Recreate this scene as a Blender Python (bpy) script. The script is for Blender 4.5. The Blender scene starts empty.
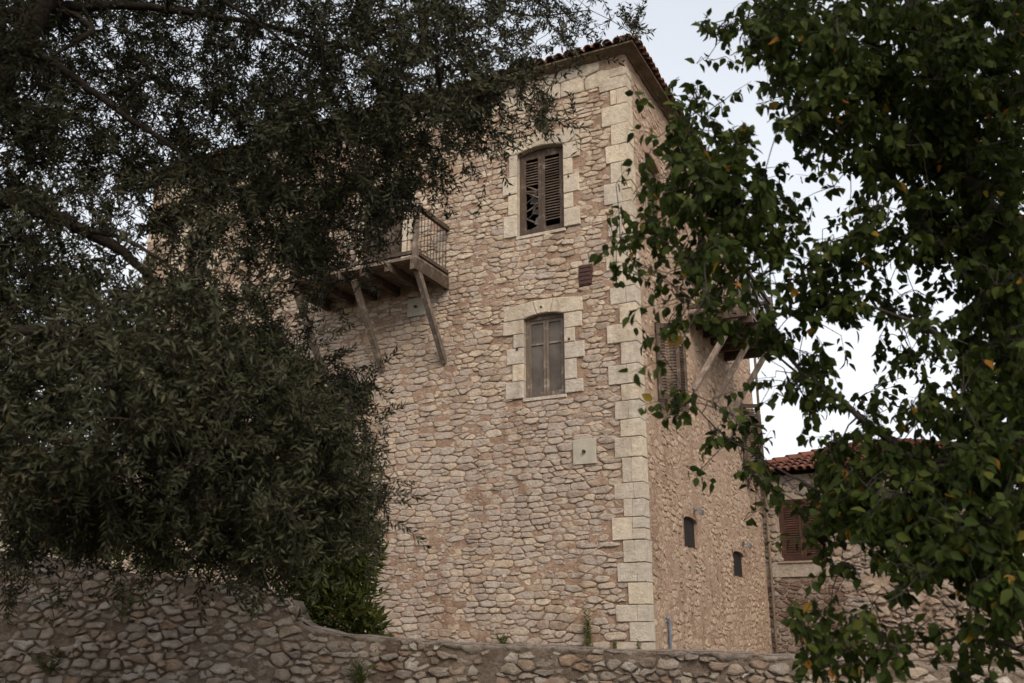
import bpy, math, random
import numpy as np
from mathutils import Vector

# ------------------------------------------------------------------ camera
F_PX, CX, CY = 950.0, 512.0, 341.5
PITCH = math.atan(299.0 / 950.0)
EYE = np.array([0.0, 0.0, 1.6])
SC = bpy.context.scene
COL = SC.collection
cam = bpy.data.cameras.new('camera')
cam.sensor_fit = 'HORIZONTAL'
cam.sensor_width = 23.5
cam.lens = 23.5 * F_PX / 1024.0
cam.clip_start = 0.05
cam.clip_end = 3000
cam.dof.use_dof = True
cam.dof.focus_distance = 15.5
cam.dof.aperture_fstop = 2.0
cam_o = bpy.data.objects.new('camera', cam)
COL.objects.link(cam_o)
cam_o.location = EYE
cam_o.rotation_euler = (math.pi / 2 + PITCH, 0, 0)
SC.camera = cam_o

# ------------------------------------------------------------------ light
SUN_EL, SUN_AZ = 40.0, 164.0          # azimuth clockwise from +Y (north): behind the camera
world = bpy.data.worlds.new('World')
SC.world = world
world.use_nodes = True
wn, wl = world.node_tree.nodes, world.node_tree.links
bgn = wn['Background']
bgn.inputs['Strength'].default_value = 0.1
skyt = wn.new('ShaderNodeTexSky')
skyt.sky_type = 'NISHITA'
skyt.sun_disc = False
skyt.sun_elevation = math.radians(SUN_EL)
skyt.sun_rotation = math.radians(SUN_AZ)
tcn = wn.new('ShaderNodeTexCoord')
sep = wn.new('ShaderNodeSeparateXYZ')
wl.new(tcn.outputs['Generated'], sep.inputs[0])
# thin overcast: the clear sky veiled by a near-white cloud layer, brighter towards the horizon
crm = wn.new('ShaderNodeValToRGB')
crm.color_ramp.elements[0].position = 0.12
crm.color_ramp.elements[0].color = (0.87, 0.865, 0.86, 1)
crm.color_ramp.elements[1].position = 0.62
crm.color_ramp.elements[1].color = (0.58, 0.605, 0.645, 1)
wl.new(sep.outputs['Z'], crm.inputs[0])
cno = wn.new('ShaderNodeTexNoise')
cno.inputs['Scale'].default_value = 2.2
cno.inputs['Detail'].default_value = 5
wl.new(tcn.outputs['Generated'], cno.inputs['Vector'])
cmr = wn.new('ShaderNodeMapRange')
cmr.inputs['From Min'].default_value = 0.3
cmr.inputs['From Max'].default_value = 0.7
cmr.inputs['To Min'].default_value = 5.15
cmr.inputs['To Max'].default_value = 5.75
wl.new(cno.outputs['Fac'], cmr.inputs['Value'])
vsc = wn.new('ShaderNodeVectorMath')
vsc.operation = 'SCALE'
wl.new(crm.outputs['Color'], vsc.inputs[0])
wl.new(cmr.outputs['Result'], vsc.inputs['Scale'])
mixs = wn.new('ShaderNodeMix')
mixs.data_type = 'RGBA'
mixs.inputs[0].default_value = 0.88
wl.new(skyt.outputs['Color'], mixs.inputs[6])
wl.new(vsc.outputs[0], mixs.inputs[7])
wl.new(mixs.outputs[2], bgn.inputs['Color'])

sun = bpy.data.lights.new('sun', 'SUN')
sun.energy = 1.5
sun.angle = math.radians(40)
sun.color = (1.0, 0.87, 0.72)
sun_o = bpy.data.objects.new('sun', sun)
COL.objects.link(sun_o)
a_, e_ = math.radians(SUN_AZ), math.radians(SUN_EL)
to_sun = Vector((math.sin(a_) * math.cos(e_), math.cos(a_) * math.cos(e_), math.sin(e_)))
sun_o.rotation_euler = (-to_sun).to_track_quat('-Z', 'Y').to_euler()
sun_o.location = (0, -20, 30)

vs = SC.view_settings
vs.view_transform = 'Standard'
vs.look = 'None'
vs.exposure = 1.36
vs.gamma = 1.0

rng = np.random.default_rng(7)
R = rng.uniform


# ------------------------------------------------------------------ helpers
class MB:
    """collects verts / faces / material slots, then links ONE mesh object"""

    def __init__(s):
        s.v, s.f, s.m, s.n, s.e = [], [], [], 0, []

    def add(s, verts, faces, mi=0, edge=None):
        o = s.n
        s.v.append(np.asarray(verts, float).reshape(-1, 3))
        s.e.append(np.zeros(len(s.v[-1])) if edge is None else np.asarray(edge, float))
        s.n += len(s.v[-1])
        for q in faces:
            s.f.append([i + o for i in q])
            s.m.append(mi)

    def box(s, a, b, mi=0, M=None):
        (x0, y0, z0), (x1, y1, z1) = a, b
        p = np.array([(x, y, z) for z in (z0, z1) for y in (y0, y1) for x in (x0, x1)], float)
        if M is not None:
            p = np.array([M(*q) for q in p])
        s.add(p, [(0, 2, 3, 1), (4, 5, 7, 6), (0, 1, 5, 4), (2, 6, 7, 3), (0, 4, 6, 2), (1, 3, 7, 5)], mi)

    def bar(s, a, b, w, h, mi=0, up=(0, 0, 1)):
        a, b = np.array(a, float), np.array(b, float)
        t = b - a
        t /= np.linalg.norm(t)
        u = np.array(up, float)
        if abs(t @ u) > 0.95:
            u = np.array([1.0, 0, 0])
        x = np.cross(t, u); x /= np.linalg.norm(x)
        y = np.cross(x, t)
        p = [q + x * sx * w / 2 + y * sy * h / 2 for q in (a, b) for sx, sy in ((-1, -1), (1, -1), (1, 1), (-1, 1))]
        s.add(p, [(0, 1, 2, 3), (7, 6, 5, 4), (0, 4, 5, 1), (1, 5, 6, 2), (2, 6, 7, 3), (3, 7, 4, 0)], mi)

    def tube(s, pts, rad, n=6, mi=0):
        pts = np.asarray(pts, float)
        if np.isscalar(rad):
            rad = [rad] * len(pts)
        o = []
        for i, p in enumerate(pts):
            t = pts[min(i + 1, len(pts) - 1)] - pts[max(i - 1, 0)]
            t = t / (np.linalg.norm(t) + 1e-9)
            u = np.array([0.0, 0, 1]) if abs(t[2]) < 0.9 else np.array([1.0, 0, 0])
            x = np.cross(t, u); x /= np.linalg.norm(x)
            y = np.cross(x, t)
            for k in range(n):
                an = 2 * math.pi * k / n
                o.append(p + (x * math.cos(an) + y * math.sin(an)) * rad[i])
        m = len(pts)
        fc = [(i * n + k, i * n + (k + 1) % n, (i + 1) * n + (k + 1) % n, (i + 1) * n + k) for i in range(m - 1) for k in range(n)]
        fc.append(tuple(range(n - 1, -1, -1)))
        fc.append(tuple((m - 1) * n + k for k in range(n)))
        s.add(o, fc, mi)

    def prism(s, poly, d0, d1, P, bev=0.012, mi=0, jit=0.0):
        """polygon in (u,z) extruded from depth d0 to d1 with a worn, bevelled outer face"""
        poly = np.array(poly, float)
        c = poly.mean(0)
        n = len(poly)
        dd = poly - c
        ln = np.linalg.norm(dd, axis=1)[:, None]
        ins = c + dd * (1 - np.minimum(0.4, bev * 1.3 / np.maximum(ln, 1e-6)))
        vs_ = [P(u, z, d0) for u, z in poly] + [P(u, z, d1 - bev) for u, z in poly] + \
              [P(u, z, d1 + R(-jit, jit)) for u, z in ins]
        fc = []
        for r in (0, 1):
            for k in range(n):
                fc.append((r * n + k, r * n + (k + 1) % n, (r + 1) * n + (k + 1) % n, (r + 1) * n + k))
        fc.append(tuple(2 * n + k for k in range(n)))
        fc.append(tuple(range(n - 1, -1, -1)))
        s.add(vs_, fc, mi)

    def build(s, name, mats, parent=None, smooth=False, off=(0, 0, 0)):
        me = bpy.data.meshes.new(name)
        v = np.concatenate(s.v) - np.array(off, float)
        me.from_pydata(v.tolist(), [], s.f)
        mats = mats if isinstance(mats, (list, tuple)) else [mats]
        for m in mats:
            me.materials.append(m)
        if len(mats) > 1:
            me.polygons.foreach_set('material_index', np.array(s.m, np.int32))
        if smooth:
            me.polygons.foreach_set('use_smooth', np.ones(len(s.f), bool))
        e = np.concatenate(s.e)
        if e.any():
            me.attributes.new('edge', 'FLOAT', 'POINT').data.foreach_set('value', e.astype(np.float32))
        me.update()
        o = bpy.data.objects.new(name, me)
        COL.objects.link(o)
        if parent is not None:
            o.parent = parent
        else:
            o.location = off
        return o


def tag(o, label=None, cat=None, group=None, kind=None):
    if label: o['label'] = label
    if cat: o['category'] = cat
    if group: o['group'] = group
    if kind: o['kind'] = kind
    return o


def empty(name, loc, rz=0.0):
    o = bpy.data.objects.new(name, None)
    COL.objects.link(o)
    o.location = loc
    o.rotation_euler = (0, 0, rz)
    return o


def fast_mesh(name, verts, faces, mats, parent=None, midx=None, smooth=False, off=(0, 0, 0)):
    """numpy verts (n,3), list of (k,m) int arrays of faces with the same corner count"""
    me = bpy.data.meshes.new(name)
    v = (np.asarray(verts, np.float32) - np.array(off, np.float32))
    me.vertices.add(len(v))
    me.vertices.foreach_set('co', v.ravel())
    loops = np.concatenate([f.ravel() for f in faces]).astype(np.int32)
    cnt = np.concatenate([np.full(len(f), f.shape[1]) for f in faces]).astype(np.int32)
    start = np.concatenate([[0], np.cumsum(cnt)[:-1]]).astype(np.int32)
    me.loops.add(len(loops))
    me.loops.foreach_set('vertex_index', loops)
    me.polygons.add(len(cnt))
    me.polygons.foreach_set('loop_start', start)
    for m in (mats if isinstance(mats, (list, tuple)) else [mats]):
        me.materials.append(m)
    if midx is not None:
        me.polygons.foreach_set('material_index', np.asarray(midx, np.int32))
    if smooth:
        me.polygons.foreach_set('use_smooth', np.ones(len(cnt), bool))
    me.update(calc_edges=True)
    me.validate()
    o = bpy.data.objects.new(name, me)
    COL.objects.link(o)
    if parent is not None:
        o.parent = parent
    else:
        o.location = off
    return o


# ------------------------------------------------------------------ materials
def ramp(nt, pts, const=False):
    r = nt.nodes.new('ShaderNodeValToRGB')
    cr = r.color_ramp
    if const: cr.interpolation = 'CONSTANT'
    cr.elements[0].position = pts[0][0]; cr.elements[0].color = (*pts[0][1], 1)
    cr.elements[1].position = pts[-1][0]; cr.elements[1].color = (*pts[-1][1], 1)
    for p, c in pts[1:-1]:
        e = cr.elements.new(p); e.color = (*c, 1)
    return r


def noise(nt, scale, detail=5, rough=0.55, vec=None, dist=0.0):
    n = nt.nodes.new('ShaderNodeTexNoise')
    n.inputs['Scale'].default_value = scale
    n.inputs['Detail'].default_value = detail
    n.inputs['Roughness'].default_value = rough
    n.inputs['Distortion'].default_value = dist
    if vec is None:
        tc = nt.nodes.new('ShaderNodeTexCoord')
        vec = tc.outputs['Object']
    nt.links.new(vec, n.inputs['Vector'])
    return n


def mix(nt, a, b, fac, mode='MIX'):
    m = nt.nodes.new('ShaderNodeMix')
    m.data_type = 'RGBA'
    m.blend_type = mode
    for s, x in ((m.inputs[6], a), (m.inputs[7], b)):
        if isinstance(x, tuple): s.default_value = (*x, 1)
        else: nt.links.new(x, s)
    if isinstance(fac, float): m.inputs[0].default_value = fac
    else: nt.links.new(fac, m.inputs[0])
    return m.outputs[2]


def rng_map(nt, val, a, b, c=0.0, d=1.0):
    m = nt.nodes.new('ShaderNodeMapRange')
    m.inputs['From Min'].default_value = a
    m.inputs['From Max'].default_value = b
    m.inputs['To Min'].default_value = c
    m.inputs['To Max'].default_value = d
    nt.links.new(val, m.inputs['Value'])
    return m.outputs['Result']


def bump(nt, bsdf, h, strength, dist):
    b = nt.nodes.new('ShaderNodeBump')
    b.inputs['Strength'].default_value = strength
    b.inputs['Distance'].default_value = dist
    nt.links.new(h, b.inputs['Height'])
    nt.links.new(b.outputs[0], bsdf.inputs['Normal'])


def new_mat(name, rough=0.9, spec=0.2):
    m = bpy.data.materials.new(name)
    m.use_nodes = True
    b = m.node_tree.nodes['Principled BSDF']
    b.inputs['Roughness'].default_value = rough
    b.inputs['Specular IOR Level'].default_value = spec
    return m, m.node_tree, b


def stone_mat(name, cols, grey=None, gz=(9.0, 4.0), speck=(0.16, 0.13, 0.11), bs=0.9, amt=0.75, smear=(0.31, 0.215, 0.16), sm=0.65):
    """every stone its own tone; patches of grey stones; lichen specks; hammered bump"""
    m, nt, b = new_mat(name, 0.92, 0.15)
    g = nt.nodes.new('ShaderNodeNewGeometry')
    rp = ramp(nt, [(i / (len(cols) - 1), c) for i, c in enumerate(cols)])
    nt.links.new(g.outputs['Random Per Island'], rp.inputs[0])
    c = rp.outputs[0]
    if grey:
        big = noise(nt, 0.45, 4)
        tc = nt.nodes.new('ShaderNodeTexCoord')
        sx = nt.nodes.new('ShaderNodeSeparateXYZ')
        nt.links.new(tc.outputs['Object'], sx.inputs[0])
        hz = rng_map(nt, sx.outputs['Z'], gz[0], gz[1])
        pr = nt.nodes.new('ShaderNodeMath'); pr.operation = 'MULTIPLY'
        pr.inputs[1].default_value = 7.31
        nt.links.new(g.outputs['Random Per Island'], pr.inputs[0])
        fr = nt.nodes.new('ShaderNodeMath'); fr.operation = 'FRACT'
        nt.links.new(pr.outputs[0], fr.inputs[0])
        ad = nt.nodes.new('ShaderNodeMath'); ad.operation = 'ADD'
        nt.links.new(hz, ad.inputs[0]); nt.links.new(fr.outputs[0], ad.inputs[1])
        ad2 = nt.nodes.new('ShaderNodeMath'); ad2.operation = 'ADD'
        nt.links.new(ad.outputs[0], ad2.inputs[0]); nt.links.new(rng_map(nt, big.outputs['Fac'], 0.35, 0.65, -0.5, 0.5), ad2.inputs[1])
        c = mix(nt, c, grey, rng_map(nt, ad2.outputs[0], 0.85, 1.5, 0.0, amt))
    med = noise(nt, 9, 6, 0.65)
    c = mix(nt, c, (0.50, 0.45, 0.42), rng_map(nt, med.outputs['Fac'], 0.3, 0.7, 0.6, 0.0), 'MULTIPLY')
    if sm:
        sn = noise(nt, 7.5, 9, 0.72, None, 0.4)
        c = mix(nt, c, smear, rng_map(nt, sn.outputs['Fac'], 0.50, 0.66, 0.0, sm))
        at = nt.nodes.new('ShaderNodeAttribute')
        at.attribute_name = 'edge'
        en = noise(nt, 22, 6, 0.7)
        ml = nt.nodes.new('ShaderNodeMath'); ml.operation = 'MULTIPLY'
        nt.links.new(at.outputs['Fac'], ml.inputs[0])
        nt.links.new(rng_map(nt, en.outputs['Fac'], 0.36, 0.60, 0.1, 1.0), ml.inputs[1])
        c = mix(nt, c, smear, ml.outputs[0])
    pal = noise(nt, 16, 8, 0.7)
    c = mix(nt, c, (1.25, 1.25, 1.22), rng_map(nt, pal.outputs['Fac'], 0.5, 0.7, 0.0, 0.8), 'MULTIPLY')
    fine = noise(nt, 60, 6, 0.7)
    c = mix(nt, c, speck, rng_map(nt, fine.outputs['Fac'], 0.58, 0.75, 0.0, 0.55))
    mpn = nt.nodes.new('ShaderNodeMapping')
    mpn.inputs['Scale'].default_value = (1.6, 1.6, 0.28)
    tcs = nt.nodes.new('ShaderNodeTexCoord')
    nt.links.new(tcs.outputs['Object'], mpn.inputs[0])
    stn = noise(nt, 1.5, 7, 0.65, mpn.outputs[0], 0.3)
    c = mix(nt, c, (0.62, 0.56, 0.52), rng_map(nt, stn.outputs['Fac'], 0.5, 0.72, 0.0, 0.75), 'MULTIPLY')
    nt.links.new(c, b.inputs['Base Color'])
    h = noise(nt, 20, 9, 0.72)
    bump(nt, b, h.outputs['Fac'], bs, 0.06)
    return m


def mortar_mat(name, cols, scale=1.6, bs=0.9, pale=None):
    m, nt, b = new_mat(name, 0.95, 0.1)
    n1_ = noise(nt, scale, 6, 0.6)
    rp = ramp(nt, [(0.3 + 0.4 * i / (len(cols) - 1), c) for i, c in enumerate(cols)])
    nt.links.new(n1_.outputs['Fac'], rp.inputs[0])
    n2_ = noise(nt, 14, 6, 0.7)
    c = mix(nt, rp.outputs[0], (0.5, 0.45, 0.42), rng_map(nt, n2_.outputs['Fac'], 0.3, 0.68, 0.7, 0.0), 'MULTIPLY')
    if pale:
        n3_ = noise(nt, 9, 9, 0.75, None, 0.5)
        c = mix(nt, c, pale, rng_map(nt, n3_.outputs['Fac'], 0.52, 0.66, 0.0, 0.75))
    mpn = nt.nodes.new('ShaderNodeMapping')
    mpn.inputs['Scale'].default_value = (1.6, 1.6, 0.28)
    tcs = nt.nodes.new('ShaderNodeTexCoord')
    nt.links.new(tcs.outputs['Object'], mpn.inputs[0])
    stn = noise(nt, 1.5, 7, 0.65, mpn.outputs[0], 0.3)
    c = mix(nt, c, (0.62, 0.56, 0.52), rng_map(nt, stn.outputs['Fac'], 0.5, 0.72, 0.0, 0.75), 'MULTIPLY')
    nt.links.new(c, b.inputs['Base Color'])
    h = noise(nt, 24, 9, 0.75)
    bump(nt, b, h.outputs['Fac'], bs, 0.06)
    return m


def wood_mat(name, a, bcol, rough=0.75, sc=(18, 18, 2.0)):
    m, nt, b = new_mat(name, rough, 0.25)
    tc = nt.nodes.new('ShaderNodeTexCoord')
    mp = nt.nodes.new('ShaderNodeMapping')
    mp.inputs['Scale'].default_value = sc
    nt.links.new(tc.outputs['Object'], mp.inputs[0])
    n_ = noise(nt, 2.2, 8, 0.65, mp.outputs[0], 0.6)
    rp = ramp(nt, [(0.3, a), (0.7, bcol)])
    nt.links.new(n_.outputs['Fac'], rp.inputs[0])
    g = nt.nodes.new('ShaderNodeNewGeometry')
    c = mix(nt, rp.outputs[0], (0.45, 0.42, 0.4), rng_map(nt, g.outputs['Random Per Island'], 0, 1, 0.0, 0.75), 'MULTIPLY')
    wn_ = noise(nt, 5.0, 8, 0.75)
    c = mix(nt, c, tuple(min(1, x * 2.0 + .03) for x in bcol), rng_map(nt, wn_.outputs['Fac'], 0.52, 0.68, 0.0, 0.6))
    nt.links.new(c, b.inputs['Base Color'])
    bump(nt, b, n_.outputs['Fac'], 0.4, 0.01)
    return m


def plain_mat(name, col, rough=0.8, metal=0.0, var=0.35, sc=12):
    m, nt, b = new_mat(name, rough, 0.3)
    b.inputs['Metallic'].default_value = metal
    n_ = noise(nt, sc, 6, 0.65)
    c = mix(nt, col, tuple(x * (1 - var) for x in col), rng_map(nt, n_.outputs['Fac'], 0.35, 0.65))
    nt.links.new(c, b.inputs['Base Color'])
    bump(nt, b, n_.outputs['Fac'], 0.25, 0.01)
    return m


def leaf_mat(name, cols, under=None, trans=0.25, rough=0.5):
    """cols: list of (position, colour) picked per leaf"""
    m = bpy.data.materials.new(name)
    m.use_nodes = True
    nt = m.node_tree
    b = nt.nodes['Principled BSDF']
    out = nt.nodes['Material Output']
    b.inputs['Roughness'].default_value = rough
    b.inputs['Specular IOR Level'].default_value = 0.15
    g = nt.nodes.new('ShaderNodeNewGeometry')
    rp = ramp(nt, cols)
    nt.links.new(g.outputs['Random Per Island'], rp.inputs[0])
    c = rp.outputs[0]
    if under:
        c = mix(nt, c, under, g.outputs['Backfacing'])
    nt.links.new(c, b.inputs['Base Color'])
    t = nt.nodes.new('ShaderNodeBsdfTranslucent')
    nt.links.new(c, t.inputs['Color'])
    ms = nt.nodes.new('ShaderNodeMixShader')
    ms.inputs[0].default_value = trans
    nt.links.new(b.outputs[0], ms.inputs[1])
    nt.links.new(t.outputs[0], ms.inputs[2])
    nt.links.new(ms.outputs[0], out.inputs['Surface'])
    return m


M = {}
M['stone'] = stone_mat('rubble stone', [(0.33, 0.24, 0.175), (0.58, 0.475, 0.355), (0.44, 0.345, 0.255), (0.68, 0.585, 0.46), (0.37, 0.27, 0.205), (0.59, 0.495, 0.38), (0.49, 0.415, 0.345), (0.63, 0.54, 0.425), (0.30, 0.235, 0.19)],
                       grey=(0.42, 0.37, 0.335), gz=(9.5, 3.3), amt=0.75, sm=0.5, smear=(0.40, 0.295, 0.22))
M['mortar'] = mortar_mat('pink mortar', [(0.41, 0.295, 0.215), (0.33, 0.23, 0.172), (0.40, 0.28, 0.205), (0.23, 0.152, 0.112)], pale=(0.42, 0.335, 0.25))
M['stone_side'] = stone_mat('side rubble stone', [(0.43, 0.315, 0.235), (0.52, 0.405, 0.30), (0.40, 0.28, 0.205), (0.56, 0.445, 0.34), (0.46, 0.345, 0.255)],
                            grey=(0.36, 0.29, 0.235), gz=(12, 0), amt=0.4, bs=0.8, smear=(0.43, 0.32, 0.24), sm=0.85)
M['mortar_side'] = mortar_mat('side pink mortar', [(0.43, 0.325, 0.245), (0.38, 0.265, 0.195), (0.45, 0.335, 0.25), (0.33, 0.235, 0.178)], 0.9, pale=(0.42, 0.325, 0.245))
M['ashlar'] = stone_mat('dressed limestone', [(0.52, 0.445, 0.34), (0.61, 0.53, 0.41), (0.46, 0.40, 0.325), (0.58, 0.505, 0.395), (0.53, 0.465, 0.38)],
                        grey=(0.46, 0.42, 0.37), gz=(9.0, 3.5), bs=0.6, speck=(0.24, 0.21, 0.18), smear=(0.38, 0.33, 0.275), sm=0.4)
M['plaster'] = mortar_mat('cornice plaster', [(0.28, 0.22, 0.165), (0.20, 0.155, 0.115), (0.13, 0.10, 0.075)], 2.2, 0.8)
M['cement'] = mortar_mat('grey cement', [(0.36, 0.305, 0.255), (0.43, 0.37, 0.315), (0.28, 0.235, 0.195)], 2.5, 0.9)
M['cement_pale'] = plain_mat('pale cement', (0.36, 0.33, 0.27), 0.9, 0, 0.2, 8)
M['wall_stone'] = stone_mat('field stone', [(0.32, 0.26, 0.205), (0.56, 0.50, 0.43), (0.42, 0.30, 0.215), (0.70, 0.66, 0.60), (0.48, 0.34, 0.24), (0.54, 0.49, 0.44), (0.38, 0.33, 0.28), (0.66, 0.60, 0.52)], bs=1.0, smear=(0.36, 0.29, 0.225), sm=0.35)
M['wall_mortar'] = mortar_mat('earth mortar', [(0.33, 0.265, 0.205), (0.26, 0.205, 0.16), (0.40, 0.325, 0.255)], 3.0, 1.0, pale=(0.44, 0.37, 0.30))
M['pale_stone'] = stone_mat('pale field stone', [(0.36, 0.31, 0.26), (0.30, 0.27, 0.25), (0.42, 0.36, 0.29), (0.33, 0.26, 0.20), (0.27, 0.25, 0.24)], bs=0.8)
M['pale_mortar'] = mortar_mat('pale tan mortar', [(0.36, 0.28, 0.215), (0.30, 0.23, 0.175), (0.40, 0.32, 0.25)], 2.0, 0.6)
M['brown_stone'] = stone_mat('thin brown stone', [(0.17, 0.11, 0.085), (0.28, 0.23, 0.19), (0.14, 0.09, 0.07), (0.22, 0.15, 0.115), (0.32, 0.275, 0.24)], bs=0.7, smear=(0.15, 0.10, 0.08))
M['wood'] = wood_mat('weathered brown wood', (0.052, 0.036, 0.026), (0.105, 0.075, 0.056))
M['wood_grey'] = wood_mat('weathered grey wood', (0.10, 0.079, 0.062), (0.20, 0.16, 0.128))
M['wood_pale'] = wood_mat('bleached wood', (0.19, 0.15, 0.125), (0.32, 0.265, 0.22))
M['wood_red'] = wood_mat('red brown painted wood', (0.045, 0.02, 0.013), (0.07, 0.03, 0.019))
M['tile'] = stone_mat('clay tile', [(0.16, 0.075, 0.05), (0.22, 0.10, 0.065), (0.11, 0.065, 0.05), (0.19, 0.11, 0.08), (0.13, 0.06, 0.042)], bs=0.4, sm=0)
M['tile_red'] = stone_mat('red clay tile', [(0.13, 0.052, 0.038), (0.165, 0.072, 0.052), (0.10, 0.048, 0.037)], bs=0.3, sm=0)
M['iron'] = plain_mat('rusty iron', (0.06, 0.045, 0.04), 0.7, 0.4)
M['rust'] = plain_mat('rusty sheet', (0.085, 0.042, 0.034), 0.8, 0.2, 0.5, 20)
M['galv'] = plain_mat('galvanised metal', (0.2, 0.2, 0.2), 0.45, 0.7)
M['blue'] = plain_mat('blue grey plastic', (0.12, 0.15, 0.2), 0.6)
M['dark'] = plain_mat('painted interior shade', (0.012, 0.011, 0.010), 0.95)  # near-black colour stands in for the shade inside the tower
M['rag'] = plain_mat('grey rag', (0.26, 0.255, 0.27), 0.95, 0, 0.5, 9)
m_, nt_, b_ = new_mat('dusty glass', 0.6, 0.2)
n_ = noise(nt_, 3.0, 5)
nt_.links.new(mix(nt_, (0.06, 0.05, 0.042), (0.105, 0.09, 0.078), rng_map(nt_, n_.outputs['Fac'], 0.35, 0.65)), b_.inputs['Base Color'])
M['glass'] = m_
m_, nt_, b_ = new_mat('lamp glass', 0.1, 0.6)
b_.inputs['Base Color'].default_value = (0.4, 0.42, 0.44, 1)
M['lens'] = m_
M['soil'] = mortar_mat('dry soil', [(0.16, 0.115, 0.075), (0.12, 0.10, 0.06), (0.20, 0.15, 0.10)], 0.8)
M['bark_olive'] = mortar_mat('olive bark', [(0.055, 0.045, 0.036), (0.09, 0.072, 0.058), (0.04, 0.033, 0.027)], 6.0, 1.0)
M['bark'] = mortar_mat('grey bark', [(0.06, 0.052, 0.046), (0.10, 0.088, 0.078), (0.045, 0.04, 0.035)], 6.0, 0.8)
M['olive_leaf'] = leaf_mat('olive leaf', [(0.0, (0.015, 0.0185, 0.007)), (0.5, (0.026, 0.030, 0.012)), (0.93, (0.046, 0.050, 0.022)), (0.985, (0.07, 0.060, 0.020)), (1.0, (0.10, 0.05, 0.018))],
                           under=(0.048, 0.048, 0.028), trans=0.12, rough=0.6)
M['broad_leaf'] = leaf_mat('broad leaf', [(0.0, (0.020, 0.032, 0.006)), (0.5, (0.033, 0.050, 0.008)), (0.92, (0.053, 0.070, 0.012)), (0.984, (0.075, 0.08, 0.012)), (0.991, (0.28, 0.17, 0.02)), (1.0, (0.28, 0.12, 0.02))],
                           trans=0.36, rough=0.7)
M['shrub_leaf'] = leaf_mat('shrub leaf', [(0.0, (0.045, 0.058, 0.014)), (0.6, (0.072, 0.086, 0.02)), (1.0, (0.13, 0.13, 0.035))], trans=0.3)
M['dry_grass'] = leaf_mat('dry grass', [(0.0, (0.10, 0.085, 0.035)), (0.5, (0.07, 0.075, 0.025)), (1.0, (0.18, 0.13, 0.07))], trans=0.2)
M['weed_leaf'] = leaf_mat('weed leaf', [(0.0, (0.06, 0.08, 0.025)), (1.0, (0.12, 0.13, 0.04))], trans=0.2)


# ------------------------------------------------------------------ masonry
def wob(u, k=0.0):
    return 0.035 * math.sin(u * 1.3 + k) + 0.025 * math.sin(u * 3.1 + 1.7 * k + 1.0) + 0.012 * math.sin(u * 7.7 + 2.3 * k)


def clip(poly, nx, nz, c):
    """keep the part of a convex polygon where nx*u + nz*z <= c"""
    out = []
    m = len(poly)
    for i in range(m):
        p, q = poly[i], poly[(i + 1) % m]
        a, b = nx * p[0] + nz * p[1] - c, nx * q[0] + nz * q[1] - c
        if a <= 0: out.append(p)
        if (a < 0 < b) or (b < 0 < a):
            t = a / (a - b)
            out.append((p[0] + (q[0] - p[0]) * t, p[1] + (q[1] - p[1]) * t))
    return out


def stone_cells(seeds, asp):
    """seeds (u, z, weight): each gets the patch of wall nearest to it, flattened by asp"""
    S = np.array(seeds)
    cell = 0.32
    key = {}
    for i, (u, z, w) in enumerate(S):
        key.setdefault((int(u // cell), int(z // cell)), []).append(i)
    res = []
    for i, (u, z, w) in enumerate(S):
        k = (int(u // cell), int(z // cell))
        near = np.array([j for dx in (-2, -1, 0, 1, 2) for dz in (-1, 0, 1) for j in key.get((k[0] + dx, k[1] + dz), ()) if j != i], int)
        poly = [(u - .45, z - .22), (u + .45, z - .22), (u + .45, z + .22), (u - .45, z + .22)]
        if len(near):
            d = S[near, :2] - (u, z)
            dd = d[:, 0] ** 2 + (d[:, 1] * asp) ** 2
            for j in np.argsort(dd)[:22]:
                du, dz = d[j, 0], d[j, 1] * asp * asp
                # line du*U + dz*Z = half distance, shifted by the size difference
                c = du * u + dz * z + 0.5 * (dd[j] + w ** 2 - S[near[j], 2] ** 2)
                poly = clip(poly, du, dz, c)
                if len(poly) < 3: break
        res.append(poly)
    return res


def one_stone(mb, P, poly, gap, t, mi, rough=.012, seg=.05, rnd=.13):
    poly = np.array(poly)
    c = poly.mean(0)
    nxt = np.roll(poly, -1, 0)
    pts = []
    for a, b in zip(poly, nxt):
        m = max(1, int(np.linalg.norm(b - a) / seg))
        for k in range(m):
            pts.append(a + (b - a) * (k / m))
    p = np.array(pts)
    if len(p) < 5: p = np.concatenate([p, (p + np.roll(p, -1, 0)) / 2], 1).reshape(-1, 2)
    p = rnd * np.roll(p, 1, 0) + (1 - 2 * rnd) * p + rnd * np.roll(p, -1, 0)
    d = p - c
    hw = np.abs(d).max(0)
    if hw[0] < .03 or hw[1] < .022: return
    d = d * np.maximum(.3, 1 - gap / np.maximum(np.linalg.norm(d, axis=1), 1e-3))[:, None]
    d = d + rng.normal(0, rough, d.shape) * np.array([1.0, .7])
    n = len(d)
    tx, ty = R(-.35, .35), R(-.45, .35)
    vs_ = []
    for sc, dp, ins in ((1.0, -.025, 0), (.985, .68 * t, .002), (.93, .97 * t, .010), (.55, t, .012)):
        j = rng.normal(0, .025, n)
        for i in range(n):
            q = sc * (1 + j[i] * (dp > 0))
            dd = dp if dp < 0 else dp * (1 + rng.normal(0, .13) + tx * d[i, 0] / hw[0] + ty * d[i, 1] / hw[1])
            vs_.append(P(c[0] + d[i, 0] * q, c[1] + d[i, 1] * q, dd))
    vs_.append(P(c[0], c[1], t * R(.85, 1.15)))
    fc = [(r * n + i, r * n + (i + 1) % n, (r + 1) * n + (i + 1) % n, (r + 1) * n + i) for r in range(3) for i in range(n)]
    fc += [(3 * n + i, 3 * n + (i + 1) % n, 4 * n) for i in range(n)]
    k_ = R(.55, 1.0)
    mb.add(vs_, fc, mi, [k_] * (2 * n) + [k_ * .6] * n + [0.0] * (n + 1))


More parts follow.
